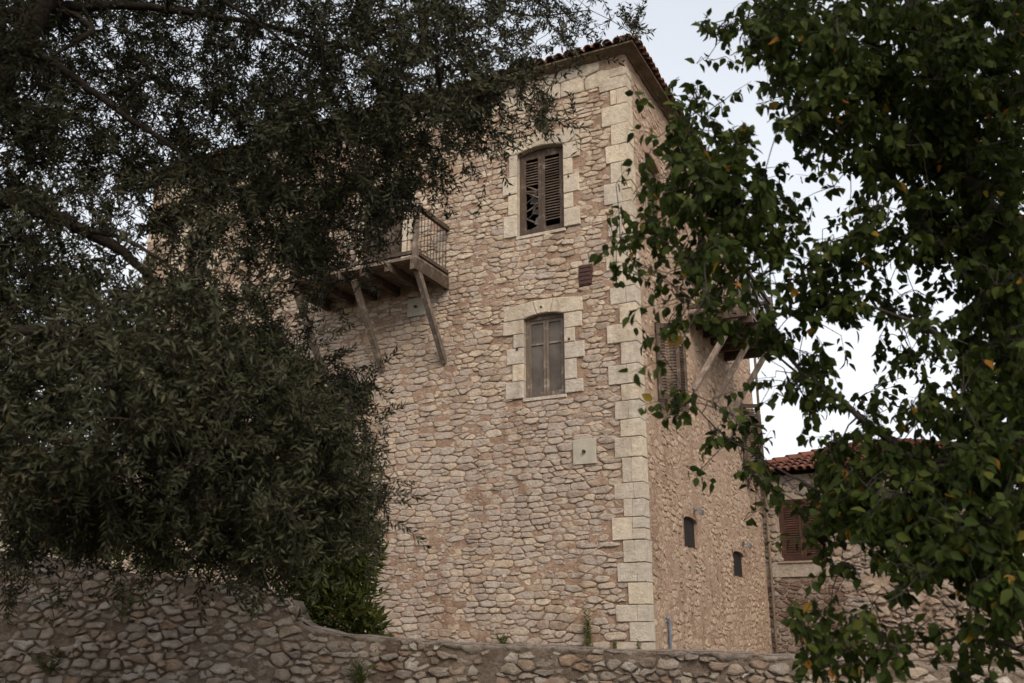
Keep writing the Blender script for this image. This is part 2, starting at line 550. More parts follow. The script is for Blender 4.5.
def rubble(mb, P, u0, u1, z0, z1, keep, hr=(0.11, 0.19), lr=(0.16, 0.42), gap=0.009, t=(0.012, 0.03), mi=1, split=0.25, miss=0.03, wamp=1.0, rough=.006, jit=.28, asp=1.7, chips=.45, rnd=.13):
    """roughly coursed random rubble: staggered seeds, each grown into an angular stone"""
    seeds = []
    z, k = z0, R(0, 9)
    while z < z1 + .1:
        h = R(*hr)
        k += 0.12
        u = u0 - R(0, 0.3)
        while u < u1 + .2:
            w = min(R(*lr) * R(0.7, 1.2), h * 4.0)
            zc = z + h / 2 + wamp * wob(u + w / 2, k)
            uu = u + w / 2 + R(-.12, .12) * w
            if h > .12 and R() < split:
                f = R(.35, .65)
                if w > .3 and R() < .5:
                    seeds.append((uu - w * .22, zc - h * (1 - f) / 2, w * .15)); seeds.append((uu + w * .22, zc - h * (1 - f) / 2, w * .15))
                else:
                    seeds.append((uu, zc - h * (1 - f) / 2, w * .3))
                seeds.append((uu + R(-.1, .1) * w, zc + h * f / 2, w * .3))
            else:
                seeds.append((uu, zc + R(-jit, jit) * h * .5, (w + h * asp) * .25))
            u += w
        z += h
    for sd, poly in zip(seeds, stone_cells(seeds, asp)):
        if len(poly) < 3 or R() < miss: continue
        a = np.array(poly)
        lo, hi = a.min(0), a.max(0)
        cu, cz = (lo + hi) / 2
        if not (u0 - .2 < cu < u1 and z0 - .02 < cz < z1): continue
        if keep(cu, cz, hi[0] - lo[0], hi[1] - lo[1]):
            one_stone(mb, P, poly, gap * R(.5, 1.9), R(*t), mi, rough, rnd=rnd)
            for _ in range(rng.poisson(chips)):
                p, q = a[int(R() * len(a))], a[int(R() * len(a))]
                f = R()
                w, h = R(.02, .055), R(.012, .032)
                cp_ = p + (q - p) * f
                if keep(cp_[0], cp_[1], w, h):
                    one_stone(mb, P, [cp_ + np.array(k) * (w, h) * R(.7, 1.3) for k in ((-1, -.8), (.2, -1.1), (1, -.6), (.9, .7), (-.1, 1), (-.9, .8))], .001, R(.5, 1.0) * t[1], mi, .004, .04)


def inside(r, u, z, m=0.0):
    return r[0] - m < u < r[1] + m and r[2] - m < z < r[3] + m


def sheet(mb, P, u0, u1, z0, z1, holes, step=0.06, amp=0.011, mi=0, top=None):
    """the mortar bed: a fine uneven grid with real openings"""
    def lines(a, b, ex):
        base = list(np.linspace(a, b, max(2, int((b - a) / step) + 1)))
        base = [q for q in base if all(abs(q - e) > step * 0.35 for e in ex)] + [e for e in ex if a <= e <= b]
        return sorted(set([a, b] + base))
    us = lines(u0, u1, [h[0] for h in holes] + [h[1] for h in holes])
    zs = lines(z0, z1, [h[2] for h in holes] + [h[3] for h in holes])
    nu, nz = len(us), len(zs)
    vs_ = []
    for j, z in enumerate(zs):
        for i, u in enumerate(us):
            zz = z
            if top is not None:
                zz = z0 + (z - z0) * (top(u) - z0) / (z1 - z0)
            edge = i in (0, nu - 1) or j in (0, nz - 1)
            d = 0.0 if edge else amp * (0.9 * math.sin(u * 9.1 + 3 * math.sin(z * 4.3)) * math.sin(z * 11.3 + 2 * math.sin(u * 3.7)) + 0.5 * math.sin(u * 2.3 + 2 * math.sin(z * 1.7)) + R(-0.8, 0.8))
            vs_.append(P(u, zz, d))
    fc = []
    for j in range(nz - 1):
        for i in range(nu - 1):
            uc, zc = (us[i] + us[i + 1]) / 2, (zs[j] + zs[j + 1]) / 2
            if any(h[0] < uc < h[1] and h[2] < zc < h[3] for h in holes): continue
            fc.append((j * nu + i, j * nu + i + 1, (j + 1) * nu + i + 1, (j + 1) * nu + i))
    mb.add(vs_, fc, mi)


def surround(P, u0, u1, z0, zs, rise, wl, wr, th=0.28, nv=3, d0=-0.30, d1=0.034, sill=True):
    """dressed stones round an opening with a segmental arch head"""
    mb = MB()
    for side, ws in ((0, wl), (1, wr)):
        n = len(ws)
        hs = np.array([R(0.8, 1.25) for _ in ws]); hs = hs / hs.sum() * (zs - z0)
        z = z0
        for i in range(n):
            a, b = (u0 - ws[i], u0) if side == 0 else (u1, u1 + ws[i])
            g = 0.004
            mb.prism([(a + g, z + g), (b - g, z + g), (b - g, z + hs[i] - g), (a + g, z + hs[i] - g)], d0, d1 + R(-.006, .006), P, 0.014, 0, 0.003)
            z += hs[i]
    uc, hw = (u0 + u1) / 2, (u1 - u0) / 2
    lo = lambda u: zs + rise * (1 - min(1.0, abs((u - uc) / hw)) ** 2)
    wL, wR = max(wl), max(wr)
    W0, W1 = u0 - wL * 0.95, u1 + wR * 0.95
    hi = lambda u: zs + th + rise * 1.1 * (1 - abs((u - uc) / (hw + 0.35)) ** 2)
    lows = [u0 + (u1 - u0) * i / nv for i in range(nv + 1)]
    his = [W0 + (W1 - W0) * i / nv for i in range(nv + 1)]
    his[1:-1] = [u0 + (h_ - u0) * 0.85 + R(-.02, .02) if False else h_ * 0.55 + l_ * 0.45 for h_, l_ in zip(his[1:-1], lows[1:-1])]
    for i in range(nv):
        a, b, A, B = lows[i], lows[i + 1], his[i], his[i + 1]
        g = 0.004
        low = [(a + (b - a) * q / 4 + (g if q == 0 else (-g if q == 4 else 0)), lo(a + (b - a) * q / 4)) for q in range(5)]
        up = [(A + (B - A) * q / 4 + (g if q == 0 else (-g if q == 4 else 0)), hi(A + (B - A) * q / 4)) for q in range(4, -1, -1)]
        if i == 0: low = [(W0, zs + 0.004)] + low
        if i == nv - 1: low = low + [(W1, zs + 0.004)]
        mb.prism(low + up, d0, d1 + R(-.006, .006), P, 0.014, 0, 0.002)
    if sill:
        mb.prism([(u0 - 0.03, z0 - 0.06), (u1 + 0.03, z0 - 0.06), (u1 + 0.03, z0 - 0.002), (u0 - 0.03, z0 - 0.002)], d0, 0.022, P, 0.012)
    return mb


# ------------------------------------------------------------------ ground
def ground():
    xs = np.concatenate([np.linspace(-400, -14, 14), np.linspace(-12, 14, 53), np.linspace(18, 400, 14)])
    ys = np.concatenate([np.linspace(-200, 0, 8), np.linspace(2, 9.6, 12), [9.7, 9.85], np.linspace(10.2, 30, 40), np.linspace(34, 600, 16)])
    vs_ = []
    for y in ys:
        for x in xs:
            if y < 9.75:
                z = 0.03 * math.sin(x * 0.9) * math.sin(y * 0.7)
            else:
                s = min(1, max(0, (-1.9 - x) / 0.9)); s = s * s * (3 - 2 * s)
                near = 1 - min(1, max(0, (y - 12) / 9))
                z = 1.30 - 0.10 * min(1, max(0, (x - 2) / 3)) + 0.62 * s * (0.35 + 0.65 * near) + 0.03 * math.sin(x * 1.3 + y)
            vs_.append((x, y, z))
    nx = len(xs)
    fc = np.array([(j * nx + i, j * nx + i + 1, (j + 1) * nx + i + 1, (j + 1) * nx + i) for j in range(len(ys) - 1) for i in range(nx - 1)])
    o = fast_mesh('ground', np.array(vs_), [fc], M['soil'])
    tag(o, 'dry brown earth stepping up behind the stone retaining wall', kind='structure')


ground()

# ------------------------------------------------------------------ the tower
BZ = 1.25
AZ = math.radians(-26.3)
CORNER = (2.1714, 15.8520, BZ)
tower = empty('stone_tower_house', CORNER, AZ)
tag(tower, 'tall square tower house of beige rubble stone with tiled eaves, shuttered windows and wooden balconies', 'house')
LF, LS, ZT = 12.3, 9.35, 12.45
PF = lambda u, z, d: (-u, -d, z - BZ)          # front face, u runs left from the corner
PS = lambda u, z, d: (d, u, z - BZ)            # side face, u runs back from the corner

W1 = (1.32, 2.30, 9.02, 10.79, 0.075)
W2 = (1.36, 2.17, 5.80, 7.32, 0.065)
W3 = (10.25, 11.1, 9.02, 10.70, 0.12)
DR = (4.95, 6.0, 8.46, 10.75, 0.12)
S1 = (0.98, 1.90, 9.02, 10.76, 0.12)
S2 = (1.06, 1.95, 5.75, 7.25, 0.10)
S3 = (7.65, 8.60, 5.25, 7.15, 0.10)
SD = (4.6, 5.7, 8.2, 10.5, 0.12)
SL1 = (2.30, 3.22, 3.29, 3.77, 0.08)
SL2 = (5.98, 7.02, 2.96, 3.42, 0.08)


def hole(w): return (w[0], w[1], w[2], w[3] + w[4] + 0.02)


# corner stones first, so the rubble can meet them
qz, z = [], 1.2
i = 0
while z < 12.1:
    h = R(0.27, 0.44)
    if z + h > 12.05: h = 12.15 - z
    fr = R(0.27, 0.36) if i % 2 else R(0.42, 0.54)
    sd = R(0.24, 0.29)
    qz.append((z, z + h, fr, sd)); z += h; i += 1


def quoin_w(z, k):
    for q in qz:
        if q[0] <= z < q[1]: return q[2 + k]
    return 0.5


front = MB()
fholes = [hole(w) for w in (W1, W2, W3, DR)]
sheet(front, PF, 0.0, LF, 1.2, ZT, fholes)
fskip = [(W1[0] - .27, W1[1] + .27, W1[2] - .05, W1[3] + .33), (W2[0] - .32, W2[1] + .27, W2[2] - .05, W2[3] + .33),
         (W3[0] - .27, W3[1] + .27, W3[2] - .05, W3[3] + .33), (DR[0] - .30, DR[1] + .30, DR[2] - .2, DR[3] + .33),
         (0.82, 1.0, 7.82, 8.15), (0.85, 1.15, 4.57, 4.88), (4.38, 4.68, 7.8, 8.06)]


def keep_f(u, z, w, h):
    if u - w / 2 < quoin_w(z, 0) - 0.10 or u > LF - 0.05 or z > 12.22: return False
    return not any(inside(r, u, z, 0.02) for r in fskip)


rubble(front, PF, 0.1, LF, 1.22, 11.8, keep_f, hr=(.08, .15), lr=(.12, .42), gap=.006, t=(0.003, 0.024), rnd=.10, jit=.15, asp=2.7, split=.3, rough=.007)
rubble(front, PF, 0.42, LF, 11.9, 12.4, lambda u, z, w, h: u - w / 2 > 0.1 and u < LF - .05, hr=(0.23, 0.27), lr=(0.4, 0.75), gap=0.006, t=(0.014, 0.024), split=0, wamp=0.2, mi=2, jit=0, rough=.003)
front.build('front_wall', [M['mortar'], M['stone'], M['ashlar']], tower, smooth=True)

side = MB()
sholes = [hole(w) for w in (S1, S2, S3, SD, SL1, SL2)]
sheet(side, PS, 0.0, LS, 1.2, ZT, sholes, amp=0.012)
sskip = [(w[0] - .12, w[1] + .12, w[2] - .03, w[3] + .25) for w in (S1, S2, S3, SD)] + [(w[0] - .03, w[1] + .03, w[2], w[3] + w[4] + .03) for w in (SL1, SL2)]


def keep_s(u, z, w, h):
    if u - w / 2 < quoin_w(z, 1) - .06 or u > LS - 0.03: return False
    return not any(inside(r, u, z, 0.03) for r in sskip)


rubble(side, PS, 0.2, LS, 1.22, 12.26, keep_s, hr=(0.09, 0.18), lr=(0.12, 0.33), gap=0.018, t=(0.002, 0.012), miss=0.16, jit=.7, asp=2.0, rough=.011)
side.build('side_wall', [M['mortar_side'], M['stone_side']], tower, smooth=True)

back = MB()
back.box((-LF, 0.0, 0.0), (-LF + 0.05, LS, ZT - BZ))
back.box((-LF, LS - .05, 0.0), (0, LS, ZT - BZ))
back.build('rear_wall', M['mortar'], tower)

inner = MB()                                     # near-black panels behind the openings, standing in for the shade indoors
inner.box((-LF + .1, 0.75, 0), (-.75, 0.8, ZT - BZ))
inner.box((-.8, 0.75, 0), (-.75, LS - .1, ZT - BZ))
inner.build('inner_shade_panels', M['dark'], tower)

qb = MB()
def quoin_block(outline, z0, z1, b=.010):
    """a dressed block with worn edges from a plan outline (counter-clockwise)"""
    o = np.array(outline, float)
    c = o.mean(0)
    ins = c + (o - c) * (1 - b * 1.2 / np.maximum(np.linalg.norm(o - c, axis=1), .02))[:, None]
    g, n, v = R(.003, .007), len(o), []
    for pl_, zz in ((ins, z0 + g), (o, z0 + g + b), (o, (z0 + z1) / 2), (o, z1 - g - b), (ins, z1 - g)):
        v += [(x + R(-.004, .004), y + R(-.004, .004), zz - BZ + R(-.004, .004)) for x, y in pl_]
    fc = [(r * n + k, r * n + (k + 1) % n, (r + 1) * n + (k + 1) % n, (r + 1) * n + k) for r in range(4) for k in range(n)]
    qb.add(v, fc + [tuple(range(n - 1, -1, -1)), tuple(4 * n + k for k in range(n))])


for (z0, z1, fr, sd) in qz:
    p = R(0.024, 0.034)
    if R() < .7:
        s_ = R(.13, .19)
        quoin_block([(-fr, -p), (-s_ - .003, -p), (-s_ - .003, .2), (-fr, .2)], z0, z1)
        p2 = R(0.024, 0.034)
        zs_ = z0 + (z1 - z0) * R(.35, .65)
        for a, b in (((z0, zs_), (zs_, z1)) if R() < .3 else ((z0, z1),)):
            quoin_block([(-s_ + .003, -p2), (p2, -p2), (p2, sd), (-s_ + .003, sd)], a, b)
    else:
        quoin_block([(-fr, -p), (p, -p), (p, sd), (-.2, sd), (-fr, .15)], z0, z1)
qb.build('corner_stones', M['ashlar'], tower)


def loop_rect(off):
    return [(off, -off), (off, LS + off), (-LF - off, LS + off), (-LF - off, -off)]


cor = MB()
prof = [(-0.05, 12.42), (0.03, 12.42), (0.06, 12.435), (0.20, 12.46), (0.25, 12.47), (0.25, 12.505), (0.0, 12.57)]
vs_ = []
for off, zz in prof:
    vs_ += [(x, y, zz - BZ) for x, y in loop_rect(off)]
fc = [(r * 4 + k, r * 4 + (k + 1) % 4, (r + 1) * 4 + (k + 1) % 4, (r + 1) * 4 + k) for r in range(len(prof) - 1) for k in range(4)]
cor.add(vs_, fc)
cor.build('cornice', M['plaster'], tower)

# hip roof with rows of barrel tiles
def hip_roof(mb, x0, x1, y0, y1, ze, pitch, sp=0.205, r=0.095, sides=(0, 1, 2, 3)):
    hd = min(x1 - x0, y1 - y0) / 2
    zr = ze + hd * pitch
    if x1 - x0 > y1 - y0:
        rdg = [(x0 + hd, y0 + hd, zr), (x1 - hd, y0 + hd, zr)]
    else:
        rdg = [(x0 + hd, y0 + hd, zr), (x0 + hd, y1 - hd, zr)]
    c = [(x0, y0, ze), (x1, y0, ze), (x1, y1, ze), (x0, y1, ze)]
    mb.add(c + rdg, [(0, 1, 5, 4), (1, 2, 5), (2, 3, 4, 5), (3, 0, 4)] if x1 - x0 > y1 - y0 else [(0, 1, 4), (1, 2, 5, 4), (2, 3, 5), (3, 0, 4, 5)])
    lens = {0: x1 - x0, 1: y1 - y0, 2: x1 - x0, 3: y1 - y0}
    org = {0: ((x0, y0), (1, 0), (0, 1)), 1: ((x1, y0), (0, 1), (-1, 0)), 2: ((x1, y1), (-1, 0), (0, -1)), 3: ((x0, y1), (0, -1), (1, 0))}
    for sdx in sides:
        (ox, oy), (tx, ty), (ix, iy) = org[sdx]
        L = lens[sdx]
        n = int(L / sp)
        for k in range(n + 1):
            s = (k + 0.5) * L / (n + 1)
            dmax = min(s, L - s, hd)
            d = -0.07 + R(-.02, .02)
            first = True
            while d < dmax:
                e = min(d + 0.46, dmax + 0.05)
                rr = r * R(0.93, 1.07)
                lift = 0.0 if first else 0.02
                js = R(-.012, .012)
                v, m = [], 7
                for (dd, lf, q) in ((d, 0.03 + lift, 1.0), (e, 0.0, 0.86)):
                    for rad in (rr * q, rr * q - 0.016):
                        for a in range(m):
                            an = math.pi * a / (m - 1)
                            xs_ = s + js + math.cos(an) * rad
                            zz = ze + dd * pitch + lf + math.sin(an) * rad
                            v.append((ox + tx * xs_ + ix * dd, oy + ty * xs_ + iy * dd, zz))
                f = []
                for a in range(m - 1):
                    f.append((a, a + 1, 2 * m + a + 1, 2 * m + a))
                    f.append((m + a + 1, m + a, 3 * m + a, 3 * m + a + 1))
                    f.append((a + 1, a, m + a, m + a + 1))
                mb.add(v, f)
                d += 0.38
                first = False
    for a, b in ((0, 0), (1, 1 if x1 - x0 > y1 - y0 else 0), (2, 1), (3, 0 if x1 - x0 > y1 - y0 else 1)):
        p, q = np.array(c[a]), np.array(rdg[b])
        nseg = max(2, int(np.linalg.norm(q - p) / 0.4))
        for i in range(nseg):
            A, B = p + (q - p) * max(i / nseg, .05), p + (q - p) * (i + 1.12) / nseg
            mb.tube([A + [0, 0, .1], B + [0, 0, .07]], [0.12, 0.10], 8)
    mb.tube([np.array(rdg[0]) + [0, 0, .08], np.array(rdg[1]) + [0, 0, .08]], 0.12, 8)


rf = MB()
o_ = 0.27
hip_roof(rf, -LF - o_, o_, -o_, LS + o_, 12.52 - BZ, 0.36, sides=(0, 1, 3))
rf.build('roof', M['tile'], tower)


def louver_shutter(mb, P, u0, u1, z0, z1, d, broken=0.0, st=0.07, gapbot=False):
    """a shutter leaf: two stiles, rails, slanted slats; broken = share of slats that have slipped"""
    B = lambda a, b: mb.box(a, b, 0, lambda x, y, q: P(x, q, y))
    B((u0, d, z0), (u0 + st, d + .045, z1)); B((u1 - st, d, z0), (u1, d + .045, z1))
    B((u0 + st, d + .002, z0), (u1 - st, d + .043, z0 + 0.1))
    B((u0 + st, d + .002, z1 - 0.09), (u1 - st, d + .043, z1))
    n = int((z1 - z0 - 0.2) / 0.058)
    for i in range(n):
        zc = z0 + 0.13 + i * 0.058
        tl, off = R(-.006, .006), 0.0
        if gapbot and i < 2: continue
        if broken and i < n * broken:
            if R() < 0.45: continue
            tl, off = R(-.12, .10), R(-.03, .02)
        a, b = u0 + st, u1 - st
        v = [P(a, zc - .02 - tl + off, d + .042), P(b, zc - .02 + tl + off, d + .042), P(b, zc + .022 + tl + off, d + .006), P(a, zc + .022 - tl + off, d + .006)]
        v += [P(a, zc - .012 - tl + off, d + .042), P(b, zc - .012 + tl + off, d + .042), P(b, zc + .03 + tl + off, d + .006), P(a, zc + .03 - tl + off, d + .006)]
        mb.add(v, [(0, 1, 2, 3), (4, 5, 6, 7), (0, 1, 5, 4), (2, 3, 7, 6)])


def frame(mb, P, w, d, ft=0.06, dep=0.07):
    u0, u1, z0, zs, rise = w
    B = lambda a, b: mb.box(a, b, 0, lambda x, y, q: P(x, q, y))
    B((u0, d, z0), (u0 + ft, d + dep, zs)); B((u1 - ft, d, z0), (u1, d + dep, zs))
    B((u0, d + .003, z0 - .0), (u1, d + dep - .003, z0 + ft))
    n = 8
    hw, uc = (u1 - u0) / 2, (u0 + u1) / 2
    arc = [(u0 + (u1 - u0) * i / n, zs + rise * (1 - (abs(u0 + (u1 - u0) * i / n - uc) / hw) ** 2)) for i in range(n + 1)]
    mb.prism([(u0, zs - 0.03)] + arc + [(u1, zs - 0.03)], d + .004, d + dep - .004, P, 0.004)


# upper front window with broken louvred shutters
m1 = MB(); frame(m1, PF, W1, -0.17)
w1 = m1.build('window', M['wood'], tower)
tag(w1, 'upper front window with broken louvred shutters')
surround(PF, *W1, [0.34, 0.20, 0.33, 0.20, 0.36], [0.30, 0.20, 0.32, 0.18], th=0.27, nv=3).build('stone_surround', M['ashlar'], w1)
uc = 1.86
s = MB(); louver_shutter(s, PF, W1[0] + .06, uc - .03, W1[2] + .06, W1[3] - .02, -0.15, 0.0, gapbot=True)
s.build('shutter', M['wood'], w1)
s = MB(); louver_shutter(s, PF, uc - .025, W1[1] - .06, W1[2] + .06, W1[3] - .02, -0.15, 0.62)
s.build('shutter', M['wood'], w1)['label'] = 'shutter with slats fallen out'
rg = MB()
for k in range(5):
    zc = 9.2 + 0.2 * k + R(-.04, .04)
    uu = R(1.93, 2.1); w_, h_ = R(.1, .2), R(.06, .12)
    v = [PF(uu - w_ / 2, zc - h_, -.24), PF(uu + w_ / 2, zc - h_ * .5, -.21), PF(uu + w_ / 2, zc + h_, -.26), PF(uu, zc + h_ * 1.1, -.2), PF(uu - w_ / 2, zc + h_ * .3, -.22)]
    v += [np.array(q) + [0, .012, 0] for q in v]
    rg.add(v, [(0, 1, 2, 3, 4), (9, 8, 7, 6, 5)] + [(i, (i + 1) % 5, 5 + (i + 1) % 5, 5 + i) for i in range(5)])
rg.build('torn_rag', M['rag'], w1)


def casement(name, P, w, d, parent, wood='wood_grey', glass='glass', split=0.68):
    mm = MB(); frame(mm, P, w, d, 0.055)
    o = mm.build(name, M[wood], parent)
    u0, u1, z0, z1 = w[0] + .055, w[1] - .055, w[2] + .055, w[3] - .03
    uc = (u0 + u1) / 2
    for a, b in ((u0, uc - .004), (uc + .004, u1)):
        sm = MB()
        B = lambda p, q: sm.box(p, q, 0, lambda x, y, zz: P(x, zz, y))
        st = 0.05
        B((a, d + .01, z0), (a + st, d + .052, z1)); B((b - st, d + .01, z0), (b, d + .052, z1))
        B((a + st, d + .012, z0), (b - st, d + .05, z0 + .06)); B((a + st, d + .012, z1 - .06), (b - st, d + .05, z1))
        zm = z0 + (z1 - z0) * split
        B((a + st, d + .012, zm - .018), (b - st, d + .05, zm + .018))
        so = sm.build('sash', M[wood], o)
        gm = MB()
        gm.box((a + st - .01, d + .024, z0 + .05), (b - st + .01, d + .03, z1 - .05), 0, lambda x, y, zz: P(x, zz, y))
        gm.build('glass', M[glass], o)
    return o


w2 = casement('window', PF, W2, -0.14, tower)
tag(w2, 'lower front window with two closed casements and dusty grey panes')
surround(PF, *W2, [0.36, 0.24, 0.40, 0.22, 0.36], [0.38, 0.24, 0.36, 0.22, 0.44], th=0.26, nv=3).build('stone_surround', M['ashlar'], w2)
m3 = MB(); frame(m3, PF, W3, -0.17)
w3 = m3.build('window', M['wood_grey'], tower)
surround(PF, *W3, [0.30, 0.20, 0.30, 0.20], [0.30, 0.20, 0.32, 0.18]).build('stone_surround', M['ashlar'], w3)
for a, b in ((W3[0] + .06, 10.67), (10.68, W3[1] - .06)):
    s = MB(); louver_shutter(s, PF, a, b, W3[2] + .06, W3[3] - .02, -0.15); s.build('shutter', M['wood_grey'], w3)
# doors to the balconies
for P, D, lb in ((PF, DR, 'brown balcony door'), (PS, SD, 'side balcony door')):
    md = MB()
    md.box((D[0], -.24, D[2]), (D[1], -.19, D[3] + D[4]), 0, lambda x, y, q: P(x, q, y))
    frame(md, P, D, -0.18, 0.08)
    for k in range(2):
        a = D[0] + .1 + k * (D[1] - D[0] - .2) / 2
        md.box((a + .06, -.19, D[2] + .15), (a + .38, -.17, D[2] + .95), 0, lambda x, y, q: P(x, q, y))
        md.box((a + .06, -.19, D[2] + 1.1), (a + .38, -.17, D[3] - .2), 0, lambda x, y, q: P(x, q, y))
    do = md.build('door', M['wood'], tower)
    surround(P, *D, [0.32, 0.22, 0.34, 0.24, 0.32], [0.30, 0.22, 0.32, 0.22], sill=False).build('stone_surround', M['ashlar'] if P is PF else M['pale_mortar'], do)

# side windows: plain plastered reveals, shutters folded outward on the lower one
for k, w in enumerate((S1, S2, S3)):
    mm = MB(); frame(mm, PS, w, -0.14)
    mm.box((w[0] + .05, -.135, w[2] + .05), (w[1] - .05, -.115, w[3]), 0, lambda x, y, q: PS(x, q, y))
    o = mm.build('window', M['wood'], tower)
    surround(PS, *w, [0.12, 0.13, 0.12], [0.13, 0.12, 0.13], th=0.16, d1=0.014).build('plaster_surround', M['mortar_side'], o)
    if k:
        for (a, rot) in ((w[0], 1), (w[1], -1)):
            s = MB()
            # leaf swung out from its hinge, standing away from the wall
            L_, an = (w[1] - w[0]) / 2 - .03, math.radians(62 if rot > 0 else 150)
            c_, s_ = math.cos(an), math.sin(an)
            Q = lambda x, z, d, a=a, c_=c_, s_=s_, rot=rot: PS(a + rot * (x * c_ - d * s_ * .999), z, 0.03 + x * s_ + d * c_)
            louver_shutter(s, Q, 0.0, L_, w[2] + .03, w[3] - .02, 0.0)
            s.build('shutter', M['wood'], o)

# two small splayed slit openings low on the side wall
for w in (SL1, SL2):
    mm = MB()
    u0, u1, z0, zs, rise = w
    n = 8
    uc, hw = (u0 + u1) / 2, (u1 - u0) / 2
    arch = [(u0 + (u1 - u0) * i / n, zs + rise * math.sqrt(max(0, 1 - ((u0 + (u1 - u0) * i / n - uc) / hw) ** 2))) for i in range(n + 1)]
    outl = [(u0, z0)] + arch + [(u1, z0)]
    inl = [(uc + (u - uc) * 0.96, z0 + .01 + (z - z0) * 0.97) for u, z in outl]
    m = len(outl)
    v = [PS(u, z, .012) for u, z in outl] + [PS(u, z, -.05) for u, z in inl]
    mm.add(v, [(i, (i + 1) % m, m + (i + 1) % m, m + i) for i in range(m)], 0)
    mm.add([PS(u, z, -.05) for u, z in inl], [tuple(range(m))], 1)  # shallow black back plate: interior shade put in as colour
    zt = zs + rise + .02
    for i in range(n):   # wall face above the arch inside the square hole
        (a, za), (b, zb) = arch[i], arch[i + 1]
        mm.add([PS(a, za, .012), PS(b, zb, .012), PS(b, zt, .012), PS(a, zt, .012)], [(0, 1, 2, 3)], 0)
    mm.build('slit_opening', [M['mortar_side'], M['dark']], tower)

# anchor plates and rusty vent plate
for (u0, u1, z0, z1) in ((0.79, 1.22, 4.5, 4.94), (4.32, 4.74, 7.74, 8.12)):
    mm = MB()
    mm.prism([(u0, z0), (u1, z0), (u1, z1), (u0, z1)], -.02, .045, PF, .008)
    o = mm.build('anchor_plate', M['cement_pale'], tower)
    mm = MB(); mm.tube([PF((u0 + u1) / 2, (z0 + z1) / 2, .04), PF((u0 + u1) / 2, (z0 + z1) / 2, .09)], .03, 8)
    mm.build('bolt', M['iron'], o)
mm = MB(); mm.prism([(0.77, 7.77), (1.05, 7.77), (1.05, 8.2), (0.77, 8.2)], -.03, .03, PF, .02)
for k in range(5): mm.prism([(0.80, 7.81 + k * .08), (1.02, 7.81 + k * .08), (1.02, 7.84 + k * .08), (0.80, 7.84 + k * .08)], .02, .042, PF, .004)
mm.build('vent_plate', M['rust'], tower)
# small iron tie heads in the stone surrounds
for (u, z) in ((1.82, 11.0), (2.45, 9.95), (1.2, 10.05), (1.8, 7.5), (2.3, 6.75), (1.25, 6.8)):
    mm = MB(); mm.tube([PF(u, z, .02), PF(u, z, .055)], .022, 8)
    mm.build('iron_stud', M['iron'], tower)
# downpipe at the far end of the side wall
mm = MB(); mm.tube([PS(LS + .06, 12.2, .30), PS(LS + .06, 11.6, .14), PS(LS + .06, 5.2, .12), PS(LS + .05, 1.3, .1)], .035, 8)
mm.build('downpipe', M['plaster'], tower)


def balcony(P, u0, u1, off, zd, struts, off_s, zs, rail=True):
    B = lambda mb, a, b: mb.box(a, b, 0, lambda x, y, q: P(x, q, y))
    deck = MB()
    n = 8
    for k in range(n):                                # planks running along the wall
        a = 0.02 + (off - .02) * k / n
        B(deck, (u0, a + .006, zd - .05 + R(-.003, .003)), (u1, a + (off - .02) / n - .004, zd))
    o = deck.build('balcony', M['wood_grey'], tower)
    js = MB()
    nj = 6
    for k in range(nj):
        uu = u0 + .06 + (u1 - u0 - .12) * k / (nj - 1)
        hgt = .22 if k in (0, nj - 1) else .17
        B(js, (uu - .055, -.1, zd - .052 - hgt), (uu + .055, off + .02, zd - .052))
    js.build('joists', M['wood'], o)
    for uu in struts:
        s = MB()
        s.bar(P(uu, zs, .02), P(uu, zd - .2, off_s), .10, .11, up=(0, 0, 1))
        s.build('strut', M['wood_grey'] if P is PF else M['wood_pale'], o)
    zr = zd + 1.02
    for uu in (u0 + .05, u1 - .05, (u0 + u1) / 2):
        s = MB(); B(s, (uu - .045, off - .1, zd), (uu + .045, off - .01, zr + .14 if uu != (u0 + u1) / 2 else zr)); s.build('post', M['wood_grey'], o)
    hr = MB()
    B(hr, (u0 + .01, .0, zr - .04), (u0 + .09, off - .1, zr + .05)); B(hr, (u1 - .09, .0, zr - .04), (u1 - .01, off - .1, zr + .05))
    B(hr, (u0 + .1, off - .09, zr - .04), (u1 - .1, off - .02, zr + .05))
    hr.build('handrail', M['wood'], o)
    br = MB()
    B(br, (u0 + .02, .0, zd + .06), (u0 + .08, off - .1, zd + .13)); B(br, (u1 - .08, .0, zd + .06), (u1 - .02, off - .1, zd + .13))
    B(br, (u0 + .1, off - .085, zd + .06), (u1 - .1, off - .025, zd + .13))
    br.build('bottom_rail', M['wood'], o)
    pts = [(u0 + .05, .08 + (off - .2) * k / 9) for k in range(10)] + [(u1 - .05, .08 + (off - .2) * k / 9) for k in range(10)]
    nfr = int((u1 - u0) / .13)
    pts += [(u0 + .12 + (u1 - u0 - .24) * k / nfr, off - .055) for k in range(nfr + 1)]
    for (uu, dd) in pts:
        s = MB(); s.tube([P(uu, zd + .1, dd), P(uu, zr - .02, dd)], .0075, 5); s.build('baluster', M['iron'], o)
    return o


tag(balcony(PF, 3.80, 6.75, 1.25, 8.46, (3.86, 5.28, 6.68), 1.12, 6.70), 'front wooden balcony with thin iron bars on two slanting struts')
tag(balcony(PS, 3.42, 6.6, 1.2, 8.22, (3.55, 5.05, 6.5), 1.0, 6.55), 'side wooden balcony on pale struts, half hidden by leaves')


# floodlights and pipe on the side wall
def to_world(x, y, z):
    c, s = math.cos(AZ), math.sin(AZ)
    return np.array([CORNER[0] + x * c - y * s, CORNER[1] + x * s + y * c, z])


